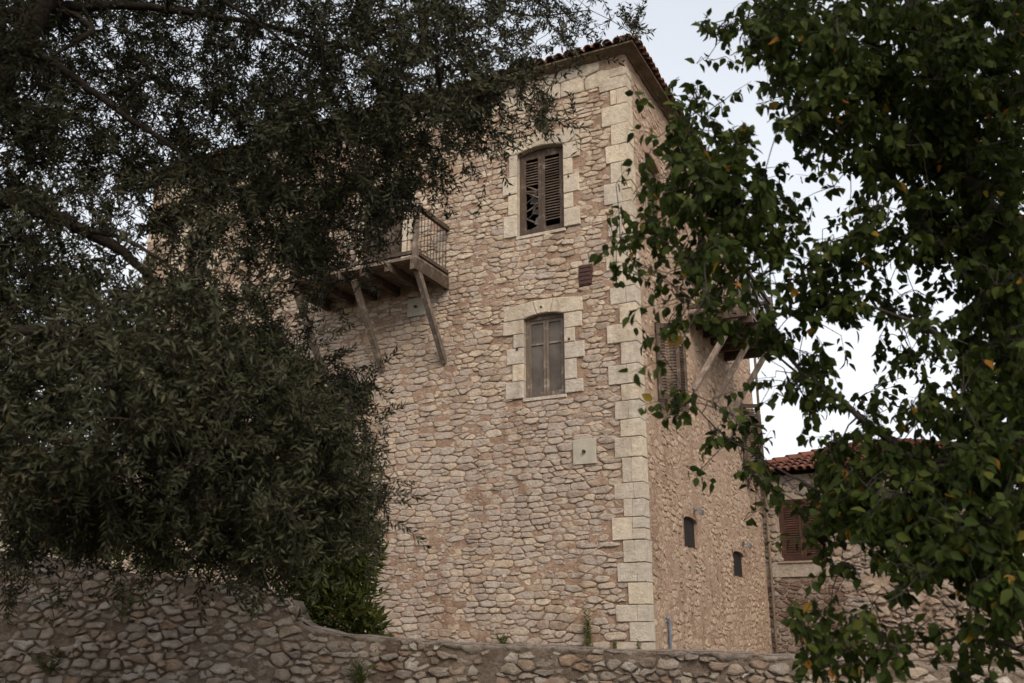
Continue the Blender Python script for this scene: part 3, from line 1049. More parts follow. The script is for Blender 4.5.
for k, (u, z, lb) in enumerate(((3.02, 3.98, 'small grey floodlight above the nearer slit opening of the side wall'), (7.0, 3.68, 'small grey floodlight above the farther slit opening, next to the annex'))):
    b0 = to_world(0.02, u, z)
    f = empty('floodlight', b0, AZ)
    f.scale = (.75, .75, .75)
    tag(f, lb, 'lamp', 'floodlights on the side wall')
    a = MB(); a.bar((0, 0, .03), (.16, 0, .03), .03, .03); a.box((-.02, -.05, -.04), (.012, .05, .1)); a.build('bracket', M['galv'], f)
    h = MB(); h.add([(.10, -.10, .0), (.10, .10, .0), (.22, .10, -.1), (.22, -.10, -.1), (.14, -.08, .10), (.14, .08, .10), (.24, .08, .02), (.24, -.08, .02)],
                    [(3, 2, 1, 0), (4, 5, 6, 7), (0, 1, 5, 4), (2, 3, 7, 6), (1, 2, 6, 5), (3, 0, 4, 7)]); h.build('housing', M['galv'], f)
    h = MB(); h.add([(.115, -.085, -.019), (.115, .085, -.019), (.215, .085, -.102), (.215, -.085, -.102), (.112, -.085, -.024), (.112, .085, -.024), (.212, .085, -.108), (.212, -.085, -.108)],
                    [(0, 1, 2, 3), (7, 6, 5, 4), (0, 1, 5, 4), (2, 3, 7, 6), (1, 2, 6, 5), (3, 0, 4, 7)]); h.build('lens', M['lens'], f)
b0 = to_world(.05, 1.0, BZ)
mm = MB(); mm.tube([(0, 0, 0), (0, -.01, .6), (.0, -.03, .7), (-.04, -.03, .72)], .026, 8)
o = mm.build('pipe', M['blue']); o.location = b0; o.rotation_euler = (0, 0, AZ)
tag(o, 'short blue grey pipe standing at the foot of the side wall', 'pipe')

# ------------------------------------------------------------------ annex house behind
AN = 9.55
annex = empty('annex_house', tuple(to_world(0, AN, BZ)), AZ)
tag(annex, 'low stone annex with red tiled roof and red brown shutters beside the tower', 'house')
PA = lambda u, z, d: (u, -d, z - BZ)
aw = MB()
WA = (0.38, 1.48, 3.48, 5.0, 0.0)
sheet(aw, PA, -.5, 5.5, 1.1, 5.62, [(WA[0], WA[1], WA[2], WA[3])], amp=.012)
aw.build('wall', [M['cement']], annex, smooth=True)
a2 = MB()
rubble(a2, PA, -.1, 5.4, 1.1, 3.05, lambda u, z, w, h: True, hr=(.07, .12), lr=(.15, .4), gap=.008, t=(.015, .03), mi=0)
a2.build('thin_stone_facing', M['brown_stone'], annex, smooth=True)
a3 = MB()
rubble(a3, PA, -.1, 5.4, 3.1, 5.5, lambda u, z, w, h: not (.3 < u < 1.6 and z < 5.15), hr=(.12, .22), lr=(.18, .42), gap=.016, t=(.02, .04), mi=0, jit=.7, rough=.01)
a3.build('stone_facing', M['pale_stone'], annex, smooth=True)
a4 = MB(); a4.box((-.1, -.06, 3.10 - BZ), (1.7, .02, 3.45 - BZ)); a4.build('cement_band', M['cement'], annex)
a4 = MB(); a4.box((-.5, .05, 0), (5.5, 4.5, 5.55 - BZ)); a4.build('rear_wall', M['cement'], annex)
a5 = MB(); frame(a5, PA, (WA[0], WA[1], WA[2], WA[3], .0), -.045, .06, .05)
wo = a5.build('window', M['wood_red'], annex)
for a, b in ((WA[0] + .06, .925), (.935, WA[1] - .06)):
    s = MB(); louver_shutter(s, PA, a, b, WA[2] + .06, WA[3] - .03, -.04); s.build('shutter', M['wood_red'], wo)
s = MB(); s.box((WA[0] - .08, -.1, WA[2] - .05 - BZ), (WA[1] + .08, .04, WA[2] - BZ - .003)); s.build('sill', M['pale_mortar'], wo)
a6 = MB(); hip_roof(a6, -.6, 5.9, -.32, 4.9, 5.68 - BZ, .34, .2, .09, sides=(0, 1)); a6.build('roof', M['tile_red'], annex)

# rubble garden wall in front of the annex
RW = 7.5
rwall = empty('garden_wall', tuple(to_world(2.35, RW, 1.1)), AZ)
tag(rwall, 'pale rubble garden wall of large stones right of the annex, behind the leaves', 'wall')
PR = lambda u, z, d: (u, -d, z - 1.1)
topr = lambda u: 2.92 + .03 * math.sin(u * 2.1) + .02 * math.sin(u * 5.3)
mm = MB(); sheet(mm, PR, 0, 7, 1.0, 3.0, [], amp=.02, top=topr)
n_ = 30
for i in range(n_):
    a, b = 7 * i / n_, 7 * (i + 1) / n_
    mm.add([PR(a, topr(a), 0), PR(b, topr(b), 0), PR(b, topr(b), -.5), PR(a, topr(a), -.5), PR(b, 1.0, -.5), PR(a, 1.0, -.5)], [(0, 1, 2, 3), (3, 2, 4, 5)])
mm.add([PR(0, 1.0, 0), PR(0, topr(0), 0), PR(0, topr(0), -.5), PR(0, 1.0, -.5)], [(0, 1, 2, 3)])
rubble(mm, PR, 0.02, 7, 1.05, 2.86, lambda u, z, w, h: z + h / 2 < topr(u) + .03, hr=(.14, .30), lr=(.2, .6), gap=.026, t=(.03, .07), split=.35, miss=.05, jit=1.0, rough=.014)
mm.build('stonework', [M['pale_mortar'], M['pale_stone']], rwall, smooth=True)

# pale house far left, seen through the olive leaves
bh = empty('pale_house', (-16, 27, 1.3), math.radians(-14))
tag(bh, 'low grey plastered house far behind the olive tree at the left edge', 'house')
mm = MB(); mm.box((-8, 0, -1), (4.2, 8, 4.4)); mm.build('wall', M['cement'], bh)
mm = MB(); hip_roof(mm, -8.4, 4.6, -.4, 8.4, 4.4, .34, .4, .16, sides=(0, 1)); mm.build('roof', M['tile'], bh)
for (x, z) in ((-4, 1.8), (.8, 1.8)):
    mm = MB(); mm.box((x, -.06, z), (x + 1.0, .05, z + 1.7)); o = mm.build('window', M['wood'], bh)
    mm = MB(); mm.box((x - .1, -.12, z - .1), (x + 1.1, .04, z - .005)); mm.build('sill', M['pale_mortar'], o)

# ------------------------------------------------------------------ retaining wall in the foreground
WY = 9.5
prof_x = [-9, -5.6, -5.02, -4.72, -4.02, -3.18, -2.54, -2.12, -2.0, -1.64, -1.07, -0.11, 1.22, 2.55, 3.68, 4.84, 9]
prof_z = [2.6, 2.52, 2.45, 2.40, 2.27, 2.18, 2.10, 1.97, 1.76, 1.665, 1.605, 1.565, 1.515, 1.475, 1.42, 1.33, 1.2]
topw = lambda x: float(np.interp(x, prof_x, prof_z)) + (.018 * math.sin(x * 9) + .012 * math.sin(x * 23) if x < -2.05 else .008 * math.sin(x * 4.2) + .004 * math.sin(x * 17))
rw = empty('retaining_wall', (0, WY, 0))
tag(rw, 'rough dark rubble retaining wall with cement coping across the foreground, higher at the left', 'wall')
PW = lambda u, z, d: (u, -d, z)
mm = MB()
X0, X1 = -8.5, 8.5
sheet(mm, lambda u, z, d: PW(u, z, d + .008), X0, X1, -.1, 2.0, [], step=.05, amp=.012, top=lambda u: topw(u))
nx = 160
for i in range(nx):
    a, b = X0 + (X1 - X0) * i / nx, X0 + (X1 - X0) * (i + 1) / nx
    mm.add([PW(a, topw(a), 0), PW(b, topw(b), 0), PW(b, topw(b), -.5), PW(a, topw(a), -.5), PW(b, -.1, -.5), PW(a, -.1, -.5)], [(0, 1, 2, 3), (3, 2, 4, 5)])


capw = lambda x: .055 + .022 * math.sin(x * 2.3) * math.sin(x * 5.1) + .014 * math.sin(x * 13) + .012 * math.sin(x * 29)


def keep_w(u, z, w, h):
    return z + h * .45 < topw(u) - (capw(u) - .03 if u > -1.95 else -0.02)


rubble(mm, PW, X0, X1, 0.9, 2.6, keep_w, hr=(.04, .12), lr=(.05, .26), gap=.008, t=(.010, .040), split=.4, miss=.05, jit=.9, asp=1.9, rough=.009, rnd=.07, chips=.9)
rubble(mm, PW, X0, X1, -.05, 0.9, keep_w, hr=(.12, .22), lr=(.15, .45), gap=.018, t=(.02, .05), miss=.06, jit=.9, rough=.01)
# rough stones bedded along the top of the high part
for k in range(120):
    x = R(-8.0, -2.05)
    sx, sy, sz = R(.05, .15), R(.05, .12), R(.025, .06)
    c0 = np.array([x, WY + R(.02, .42), topw(x) + sz * R(-.1, .6)])
    n, v = 9, []
    for r_, zz in ((.55, -.9), (1.0, -.3), (.95, .45), (.55, .95)):
        for i in range(n):
            an = 6.283 * i / n
            jj = 1 + rng.normal(0, .12)
            v.append(c0 + np.array([math.cos(an) * sx * r_ * jj, math.sin(an) * sy * r_ * jj, sz * (zz + rng.normal(0, .12))]))
    v.append(c0 + np.array([0, 0, sz]))
    mm.add(v, [(r * n + i, r * n + (i + 1) % n, (r + 1) * n + (i + 1) % n, (r + 1) * n + i) for r in range(3) for i in range(n)] + [(3 * n + i, 3 * n + (i + 1) % n, 4 * n) for i in range(n)] + [tuple(range(n - 1, -1, -1))], 1)
mm.build('stonework', [M['wall_mortar'], M['wall_stone']], rw, smooth=True)
cp = MB()
nx = 420
v = []
xs = np.linspace(-2.02, 8.5, nx)
for x in xs:
    zt = topw(x)
    lo_ = capw(x) + R(-.01, .01)
    j = [R(-.008, .008) for _ in range(6)]
    for (d, z) in ((-.45, zt - lo_), (.004 + j[0], zt - lo_ + j[1]), (.016 + j[2], zt - lo_ * .55), (.018 + j[3], zt - .012 + j[5] * .5), (-.012, zt + .003 + j[4] * .7), (-.45, zt + .01)):
        v.append(PW(x, z, d))
f = [(i * 6 + k, i * 6 + (k + 1) % 6, (i + 1) * 6 + (k + 1) % 6, (i + 1) * 6 + k) for i in range(nx - 1) for k in range(6)] + [tuple(range(6)), tuple((nx - 1) * 6 + k for k in range(5, -1, -1))]
cp.add(v, f)
cp.build('coping', M['cement'], rw, smooth=True)


# ------------------------------------------------------------------ foliage
def unit(v):
    return v / (np.linalg.norm(v, axis=-1, keepdims=True) + 1e-9)


def leaves(pos, ax, nr, L, W, shape):
    """leaf blades: base pos, length axis ax, blade normal nr; returns verts, faces"""
    ax = unit(ax)
    sd = unit(np.cross(ax, nr))
    nn = np.cross(sd, ax)
    L, W = L[:, None], W[:, None]
    if shape == 'lance':
        V = np.stack([pos, pos + ax * L * .45 + sd * W * .5 + nn * W * .12, pos + ax * L - nn * L * .06, pos + ax * L * .45 - sd * W * .5 + nn * W * .12], 1)
        n = len(pos)
        b = (np.arange(n) * 4)[:, None]
        return V.reshape(-1, 3), [np.concatenate([b + [0, 1, 2], b + [0, 2, 3]])]
    m1 = pos + ax * L * .45 - nn * W * .10
    tip = pos + ax * L - nn * L * .22
    V = np.stack([pos, pos + ax * L * .14 + sd * W * .32 + nn * W * .05, pos + ax * L * .42 + sd * W * .5 + nn * W * .08, pos + ax * L * .74 + sd * W * .28 - nn * L * .06, tip,
                  pos + ax * L * .74 - sd * W * .28 - nn * L * .06, pos + ax * L * .42 - sd * W * .5 + nn * W * .08, pos + ax * L * .14 - sd * W * .32 + nn * W * .05, m1], 1)
    n = len(pos)
    b = (np.arange(n) * 9)[:, None]
    q = [b + [0, 1, 2, 8], b + [8, 2, 3, 4], b + [8, 4, 5, 6], b + [0, 8, 6, 7]]
    return V.reshape(-1, 3), [np.concatenate(q)]


def tubes3(A, B, C_, r0, r1):
    """many thin three-sided twigs A->B->C at once"""
    n = len(A)
    t = unit(C_ - A)
    u = np.where(np.abs(t[:, 2:3]) < .9, np.array([[0., 0, 1]]), np.array([[1., 0, 0]]))
    x = unit(np.cross(t, u)); y = np.cross(x, t)
    V = []
    for P_, rr in ((A, r0), (B, (r0 + r1) / 2), (C_, r1)):
        for k in range(3):
            an = 2 * math.pi * k / 3
            V.append(P_ + (x * math.cos(an) + y * math.sin(an)) * (rr[:, None] if np.ndim(rr) else rr))
    V = np.stack(V, 1)
    b = (np.arange(n) * 9)[:, None]
    f = []
    for r in (0, 1):
        for k in range(3):
            f.append(b + [r * 3 + k, r * 3 + (k + 1) % 3, (r + 1) * 3 + (k + 1) % 3, (r + 1) * 3 + k])
    return V.reshape(-1, 3), [np.concatenate(f)]


def join(parts):
    V, F4, F3, M4, M3, o = [], [], [], [], [], 0
    for v, fs, mi in parts:
        V.append(v)
        for f in fs:
            if f.shape[1] == 4: F4.append(f + o); M4 += [np.full(len(f), mi)]
            else: F3.append(f + o); M3 += [np.full(len(f), mi)]
        o += len(v)
    faces, mids = [], []
    if F4: faces.append(np.concatenate(F4)); mids.append(np.concatenate(M4))
    if F3: faces.append(np.concatenate(F3)); mids.append(np.concatenate(M3))
    return np.concatenate(V), faces, np.concatenate(mids)


def sph(az_px, el_px, dist):
    """a point of the crown from its bearing (in grid units) and horizontal distance"""
    a = (az_px - CX) / F_PX
    b = (CY - el_px) / F_PX
    r = np.stack([a, math.cos(PITCH) - b * math.sin(PITCH), math.sin(PITCH) + b * math.cos(PITCH)], -1)
    return EYE + r * (dist / r[..., 1])[..., None]


LAYERS_B = np.array([0, .04, .09, .18, .32, .55, .9, 1.5, 2.5, 4.2])
LAYERS = np.array([0, .07, .16, .30, .48, .75, 1.1, 1.6, 2.5, 4.0])


def tree(name, label, cat, base, limbs, density, depth, leafL, leafW, per_twig, twig_len, shape, bark, leafm, droop, far_bias, fill=1.0, limb_scale=.7):
    """limbs: hand-placed limb polylines [(point, radius)...]; density: crown thickness sampled over bearings;
    side branches are grown to reach the crown, then twigs with leaves"""
    root = empty(name, base)
    tag(root, label, cat)
    tb = MB()
    nodes, nrad = [], []
    for lb in limbs:
        p = np.array([q[0] for q in lb], float); r = np.array([q[1] for q in lb], float)
        if lb is not limbs[0]: r = r * limb_scale
        # refine with a smooth wander
        t = np.linspace(0, len(p) - 1, (len(p) - 1) * 5 + 1)
        pp = np.stack([np.interp(t, np.arange(len(p)), p[:, k]) for k in range(3)], 1)
        ker = np.array([.25, .5, .25])
        for _ in range(3):
            pp[1:-1] = ker[0] * pp[:-2] + ker[1] * pp[1:-1] + ker[2] * pp[2:]
        rr = np.interp(t, np.arange(len(p)), r)
        pp[1:-1] += rng.normal(0, 1, pp[1:-1].shape) * np.minimum(rr[1:-1, None] * .25, .012)
        tb.tube(pp, rr, 10 if rr[0] > .05 else 7)
        nodes += list(pp); nrad += list(rr)
    nodes, nrad = np.array(nodes), np.array(nrad)
    # twig positions
    T = []
    for (cx_, cy_, cw, ch), dn in density:
        if dn <= 0: continue
        lay = (LAYERS if shape == 'lance' else LAYERS_B)[min(9, int(dn))] * fill
        dist = depth(cx_ + cw / 2, cy_ + ch / 2)
        apx = .5 * leafL * leafW * .62 * (F_PX / dist[0]) ** 2
        if shape == 'ovate': apx *= 1.35
        nt_ = lay * cw * ch / apx / per_twig
        k = int(nt_) + (R() < nt_ - int(nt_))
        # sprays gather round the ends of side branches
        nc = max(1, int(cw * ch / 700))
        cen = [(cx_ + R() * cw, cy_ + R() * ch, dist[0] + rng.triangular(-1, far_bias, 1) * dist[1]) for _ in range(nc)]
        for _ in range(k):
            if R() < .45:
                c3 = cen[int(R() * nc)]
                T.append((c3[0] + rng.normal(0, 8), c3[1] + rng.normal(0, 8), c3[2] + rng.normal(0, .10)))
            else:
                T.append((cx_ + R() * cw, cy_ + R() * ch, dist[0] + rng.triangular(-1, far_bias, 1) * dist[1]))
    T = np.array(T)
    S = sph(T[:, 0], T[:, 1], T[:, 2])
    S[:, 2] = np.maximum(S[:, 2], .5)
    # secondary branches: representative targets joined to the nearest wood, nearest first
    idx = rng.permutation(len(S))[:max(20, len(S) // (9 if shape == 'lance' else 4))]
    G = S[idx]
    d0 = np.min(np.linalg.norm(G[:, None] - nodes[None], axis=2), axis=1)
    for i in np.argsort(d0):
        g = G[i]
        dd = np.linalg.norm(nodes - g, axis=1)
        j = np.argmin(dd + .0 * nrad)
        L_ = dd[j]
        if L_ < .12: continue
        a = nodes[j]
        n = max(3, int(L_ / .12))
        bend = rng.normal(0, .06 * L_, 3) + np.array([0, 0, .06 * L_])
        tt = np.linspace(0, 1, n)[:, None]
        pts = a + (g - a) * tt + bend * (tt * (1 - tt)) * 2 + rng.normal(0, .012, (n, 3)) * (tt * (1 - tt)) * 4
        r0 = min(nrad[j] * .7, .004 + .006 * L_ + .002)
        rr = np.linspace(r0, .0028, n)
        tb.tube(pts, rr, 5)
        nodes = np.concatenate([nodes, pts[1:]]); nrad = np.concatenate([nrad, rr[1:]])
    tb.build('trunk', M[bark], root, smooth=True, off=base)
    # twigs
    NB = np.empty((len(S), 3))
    for s0 in range(0, len(S), 400):
        q = S[s0:s0 + 400]
        NB[s0:s0 + 400] = nodes[np.argmin(np.linalg.norm(q[:, None] - nodes[None], axis=2), axis=1)]
    dr = unit(unit(S - NB) * .8 + rng.normal(0, .55, S.shape) + np.array([0, 0, -droop]))
    ln = twig_len * rng.uniform(.7, 1.25, len(S))[:, None]
    A0, C0 = S - dr * ln * .5, S + dr * ln * .5
    C0[:, 2] -= droop * .25 * ln[:, 0]
    B0 = (A0 + C0) / 2 + rng.normal(0, .01, S.shape)
    parts = []
    v, f = tubes3(A0, B0, C0, .0024, .0012); parts.append((v, f, 1))
    v, f = tubes3(NB, (NB + A0) / 2 + rng.normal(0, .015, S.shape) + np.array([0, 0, .01]), A0, .0034, .0024); parts.append((v, f, 1))
    # leaves
    K = per_twig
    tt = np.tile(np.linspace(.04, 1, K), (len(S), 1)) + rng.normal(0, .02, (len(S), K))
    pos = np.where(tt[..., None] < .5, A0[:, None] + (B0 - A0)[:, None] * (tt[..., None] * 2), B0[:, None] + (C0 - B0)[:, None] * (tt[..., None] * 2 - 1))
    d = np.repeat(dr[:, None], K, 1)
    perp = unit(np.cross(d, rng.normal(0, 1, (len(S), 1, 3)) + 0 * d))
    perp2 = np.cross(d, perp)
    sgn = np.where(np.arange(K) % 2, 1.0, -1.0)[None, :, None]
    alt = ((np.arange(K) // 2) % 2)[None, :, None]
    if shape == 'lance':
        side_ = np.where(alt, perp, perp2) * sgn
        ax = unit(d * .75 + side_ * .7 + rng.normal(0, .22, pos.shape) + np.array([0, 0, .05]))
        nr = unit(np.cross(ax, side_ + rng.normal(0, .3, pos.shape)) + rng.normal(0, .35, pos.shape))
        nr *= np.where(R(size=nr.shape[:2] + (1,)) < .5, 1, -1)
    else:
        side_ = perp * sgn
        ax = unit(d * .35 + side_ * .6 + rng.normal(0, .35, pos.shape) + np.array([0, 0, -.75]))
        nr = unit(rng.normal(0, .55, pos.shape) + np.array([0, 0, .55]) + unit(d * np.array([1, 1, 0])) * .5)
    n = len(S) * K
    LL = leafL * rng.uniform(.6, 1.2, n); WW = leafW * rng.uniform(.75, 1.15, n)
    pos = pos.reshape(-1, 3); ax = ax.reshape(-1, 3); nr = nr.reshape(-1, 3)
    if shape == 'ovate':
        pos = pos + ax * .012
    v, f = leaves(pos, ax, nr, LL, WW, shape); parts.append((v, f, 0))
    V, F, MI = join(parts)
    fast_mesh('crown', V, F, [M[leafm], M[bark]], root, MI, off=base)
    print(name, 'leaves', n, 'nodes', len(nodes))
    return root


def grid_density(rows, x0, extra):
    out = []
    for j, rstr in enumerate(rows):
        for i, ch in enumerate(rstr):
            if ch not in '0 .': out.append(((x0 + i * 32, j * 32, 32, 32), int(ch)))
    return out + extra


OL = [          # crown thickness of the olive, rows from the top of the view
    '88777787777888876543',
    '88777777778888765420',
    '88767777878886776200',
    '88777777888888876400',
    '88777777888887551000',
    '77778888888886110000',
    '88565888888852000000',
    '88553576888610000000',
    '88864754574200000000',
    '88888787541000000000',
    '89898988841000000000',
    '99898989985200000000',
    '98989999999510000000',
    '98869899999500000000',
    '98898999999700000000',
    '99989899899710000000',
    '77788888888610000000',
    '53333356763200000000',
    '32110011220000000000',
]
OL_EXTRA = [((-260, -140, 260, 640), 6), ((0, -150, 600, 150), 5), ((-300, -560, 720, 400), 6)]  # last block: unseen overhead leaf mass, added to shade the olive below


def olive_depth(x, y):
    if y < -150: return (3.9, .9)
    return (5.9 + .9 * math.sin(x * .011) * math.cos(y * .009) + .0012 * max(0, x), 1.25)


def q(x, y, d): return sph(np.array(x, float), np.array(y, float), np.array(d, float))


ob = (-3.75, 5.7, 0.0)
olimbs = [
    [(np.array(ob), .30), (np.array([-3.7, 5.65, .9]), .24), (np.array([-3.75, 5.6, 2.2]), .20), (np.array([-3.65, 5.6, 3.4]), .17), (np.array([-3.75, 5.7, 4.6]), .13), (np.array([-3.4, 5.8, 6.0]), .08), (np.array([-2.9, 6.0, 7.2]), .04)],
    [(np.array([-3.65, 5.6, 3.5]), .12), (q(-10, 195, 5.5), .085), (q(35, 205, 5.5), .07), (q(75, 226, 5.6), .058), (q(125, 250, 5.7), .045), (q(172, 303, 5.8), .026), (q(200, 350, 5.9), .012)],
    [(q(75, 226, 5.6), .03), (q(125, 238, 5.4), .02), (q(165, 262, 5.3), .012), (q(215, 300, 5.3), .006)],
    [(np.array([-3.75, 5.65, 4.4]), .09), (q(-10, 45, 5.6), .05), (q(42, 54, 5.6), .042), (q(100, 97, 5.7), .032), (q(180, 152, 5.9), .022), (q(248, 205, 6.1), .012), (q(300, 250, 6.3), .006)],
    [(np.array([-3.55, 5.75, 5.4]), .09), (q(-10, 18, 5.9), .075), (q(60, 8, 6.0), .065), (q(115, 6, 6.1), .05), (q(200, 12, 6.3), .035), (q(330, 40, 6.6), .022), (q(430, 90, 6.7), .012)],
    [(q(60, 8, 6.0), .04), (q(100, 30, 5.7), .032), (q(50, 55, 5.6), .018), (q(20, 110, 5.5), .01)],
    [(q(150, -40, 5.4), .03), (q(228, 3, 5.4), .02), (q(268, 30, 5.5), .016), (q(305, 56, 5.6), .012), (q(350, 75, 5.8), .006)],
    [(np.array([-3.3, 5.85, 6.2]), .06), (q(60, -120, 6.2), .05), (q(280, -90, 6.5), .035), (q(430, -30, 6.6), .022), (q(520, 20, 6.6), .012), (q(590, 10, 6.6), .006)],
    [(np.array([-3.7, 5.65, 1.6]), .10), (q(-20, 430, 5.5), .06), (q(80, 400, 5.6), .04), (q(190, 420, 5.8), .025), (q(300, 440, 6.1), .012)],
    [(np.array([-3.72, 5.6, 2.6]), .09), (q(-20, 330, 5.3), .06), (q(100, 330, 5.3), .03), (q(140, 380, 5.3), .016), (q(150, 470, 5.4), .006)],
]
tree('olive_tree', 'big dark olive tree with narrow grey green leaves filling the left side', 'tree', ob, olimbs,
     grid_density(OL, 0, OL_EXTRA), olive_depth, .060, .0155, 24, .26, 'lance', 'bark_olive', 'olive_leaf', .35, .2, fill=2.6)

RT = [          # the broad-leaved tree, columns from x = 608
    '..16999999999',
    '...4799999999',
    '..31389999999',
    '.275069999999',
    '.488637799999',
    '3599844488999',
    '4799960178999',
    '6688875789999',
    '4566557852399',
    '.567658876589',
    '.334585332788',
    '.321337217589',
    '.264417556699',
    '..15603865899',
    '...2635888899',
    '....336999999',
    '....126889999',
    '......3368889',
    '......2325469',
    '.....27654357',
    '......7673465',
    '.......300450',
]
RT_FIX = []
for j, r in enumerate(RT):
    RT_FIX.append(r)
RT_EXTRA = [((1024, -120, 260, 820), 6), ((740, -140, 300, 140), 6), ((930, -560, 400, 420), 5), ((606, 236, 12, 20), 3)]  # third block: leaves out of view overhead, added to keep light off this crown
tb_ = (2.95, 5.0, 0.0)


def broad_depth(x, y):
    if y < -140: return (3.3, .7)
    return (4.9 - .0006 * max(0, x - 800) + .35 * math.sin(x * .013 + y * .008), .85)


rlimbs = [
    [(np.array(tb_), .17), (np.array([2.85, 4.95, 1.0]), .13), (np.array([2.8, 4.9, 2.0]), .115), (np.array([2.72, 4.9, 3.0]), .10), (np.array([2.6, 4.9, 4.2]), .075), (np.array([2.5, 5.0, 5.4]), .05), (np.array([2.3, 5.1, 6.6]), .025)],
    [(np.array([2.7, 4.9, 3.2]), .05), (q(960, 270, 4.8), .035), (q(890, 178, 4.8), .026), (q(845, 140, 4.8), .02), (q(800, 106, 4.8), .014), (q(775, 70, 4.8), .008), (q(745, 20, 4.8), .004)],
    [(np.array([2.8, 4.9, 1.9]), .06), (q(960, 500, 4.7), .042), (q(900, 450, 4.8), .034), (q(848, 405, 4.9), .028), (q(802, 377, 5.0), .023), (q(774, 333, 5.1), .016), (q(757, 300, 5.1), .012), (q(742, 262, 5.1), .008), (q(728, 200, 5.1), .004)],
    [(q(802, 377, 5.0), .014), (q(770, 350, 5.1), .01), (q(720, 320, 5.2), .008), (q(660, 275, 5.2), .005), (q(615, 248, 5.2), .003)],
    [(q(774, 333, 5.1), .010), (q(771, 290, 5.08), .008), (q(768, 249, 5.05), .006), (q(766, 190, 5.0), .004), (q(742, 130, 5.0), .002)],
    [(q(742, 262, 5.1), .008), (q(715, 200, 5.2), .006), (q(690, 150, 5.2), .004), (q(676, 110, 5.2), .002)],
    [(np.array([2.8, 4.92, 1.6]), .04), (q(960, 560, 4.7), .028), (q(880, 520, 4.8), .02), (q(820, 492, 4.9), .015), (q(768, 463, 5.0), .011), (q(720, 434, 5.0), .008), (q(690, 400, 5.1), .005), (q(672, 370, 5.1), .003)],
    [(np.array([2.85, 4.92, 1.35]), .035), (q(1010, 642, 4.6), .022), (q(973, 639, 4.6), .015), (q(935, 641, 4.6), .012), (q(902, 642, 4.65), .010), (q(850, 640, 4.7), .007), (q(800, 635, 4.7), .004)],
    [(q(973, 637, 4.6), .010), (q(957, 617, 4.6), .007), (q(940, 600, 4.6), .004)],
    [(q(902, 642, 4.65), .008), (q(880, 665, 4.6), .005), (q(855, 672, 4.6), .003)],
    [(np.array([2.6, 4.9, 4.0]), .045), (q(940, 20, 4.7), .03), (q(880, -20, 4.7), .02), (q(800, -40, 4.7), .01)],
    [(np.array([2.7, 4.9, 2.7]), .04), (q(940, 330, 4.6), .025), (q(880, 310, 4.6), .015), (q(830, 290, 4.7), .008), (q(805, 270, 4.7), .004)],
]
tree('broadleaf_tree', 'tree with ovate green and a few yellow leaves reaching in from the right', 'tree', tb_, rlimbs,
     grid_density(RT_FIX, 608, RT_EXTRA), broad_depth, .062, .041, 8, .14, 'ovate', 'bark', 'broad_leaf', .25, -.3, fill=2.25, limb_scale=.55)


# ------------------------------------------------------------------ shrubs, weeds and grass
def bush(name, label, cat, base, blobs, n, leafL, leafW, mat, shape='lance', stem=.006, group=None):
    """stems from the base into ellipsoid masses, leaves round the stem ends"""
    base = np.array(base, float)
    root = empty(name, base)
    tag(root, label, cat, group)
    st = MB()
    A, Dn = [], []
    for (c, r, w) in blobs:
        k = int(n * w)
        p = rng.normal(0, 1, (k, 3)); p = unit(p) * rng.uniform(.3, 1, (k, 1)) ** .5
        p = base + np.array(c) + p * np.array(r)
        A.append(p); Dn.append(unit(p - base - np.array(c) + np.array([0, 0, .3]) * np.array(r)))
        for _ in range(max(3, k // 60)):
            e = p[int(R() * k)]
            b0 = base + np.array([R(-.01, .01), R(-.01, .01), 0])
            mid = (b0 + e) / 2 + rng.normal(0, .04, 3)
            st.tube([b0, mid, e], [stem, stem * .7, stem * .3], 5)
    A, Dn = np.concatenate(A), np.concatenate(Dn)
    K = 6
    pos = np.repeat(A[:, None], K, 1) + rng.normal(0, leafL * .35, (len(A), K, 3))
    ax = unit(np.repeat(Dn[:, None], K, 1) + rng.normal(0, .6, pos.shape) + np.array([0, 0, -.15]))
    nr = unit(rng.normal(0, .6, pos.shape) + np.array([0, -.3, .8]))
    m = len(A) * K
    v, f = leaves(pos.reshape(-1, 3), ax.reshape(-1, 3), nr.reshape(-1, 3), leafL * rng.uniform(.6, 1.2, m), leafW * rng.uniform(.7, 1.2, m), shape)
    st.build('stems', M['bark'], root, off=base)
    fast_mesh('foliage', v, f, M[mat], root, off=base)
    return root


bush('green_shrub', 'bright green leafy shrub behind the low end of the retaining wall, against the tower', 'shrub', (-1.95, 11.0, 1.35),
     [((0, 0, .55), (.42, .4, .5), .3), ((-.1, .1, 1.2), (.5, .45, .55), .4), ((.25, 0, .3), (.3, .3, .3), .12), ((-.5, .2, 1.6), (.6, .5, .5), .25)], 1100, .16, .04, 'shrub_leaf')
bush('green_shrub', 'yellow green weedy bush on top of the high left part of the retaining wall', 'shrub', (-4.3, 10.6, 2.0),
     [((0, 0, .4), (.7, .35, .4), .3), ((1.0, .1, .3), (.7, .35, .35), .3), ((-.8, .1, .5), (.6, .3, .5), .3), ((.3, .7, .9), (1.2, .4, .5), .5), ((1.5, .5, .55), (.7, .3, .55), .5)], 650, .10, .03, 'shrub_leaf')
bush('hedge_bush', 'fresh green bush growing over the top of the pale garden wall', 'bush', tuple(to_world(4.1, 8.3, 1.3)),
     [((0, 0, 1.9), (.9, .5, .55), .5), ((.9, -.3, 2.1), (.8, .5, .7), .3), ((-.7, .2, 1.9), (.5, .4, .5), .2)], 500, .12, .05, 'shrub_leaf', 'ovate')


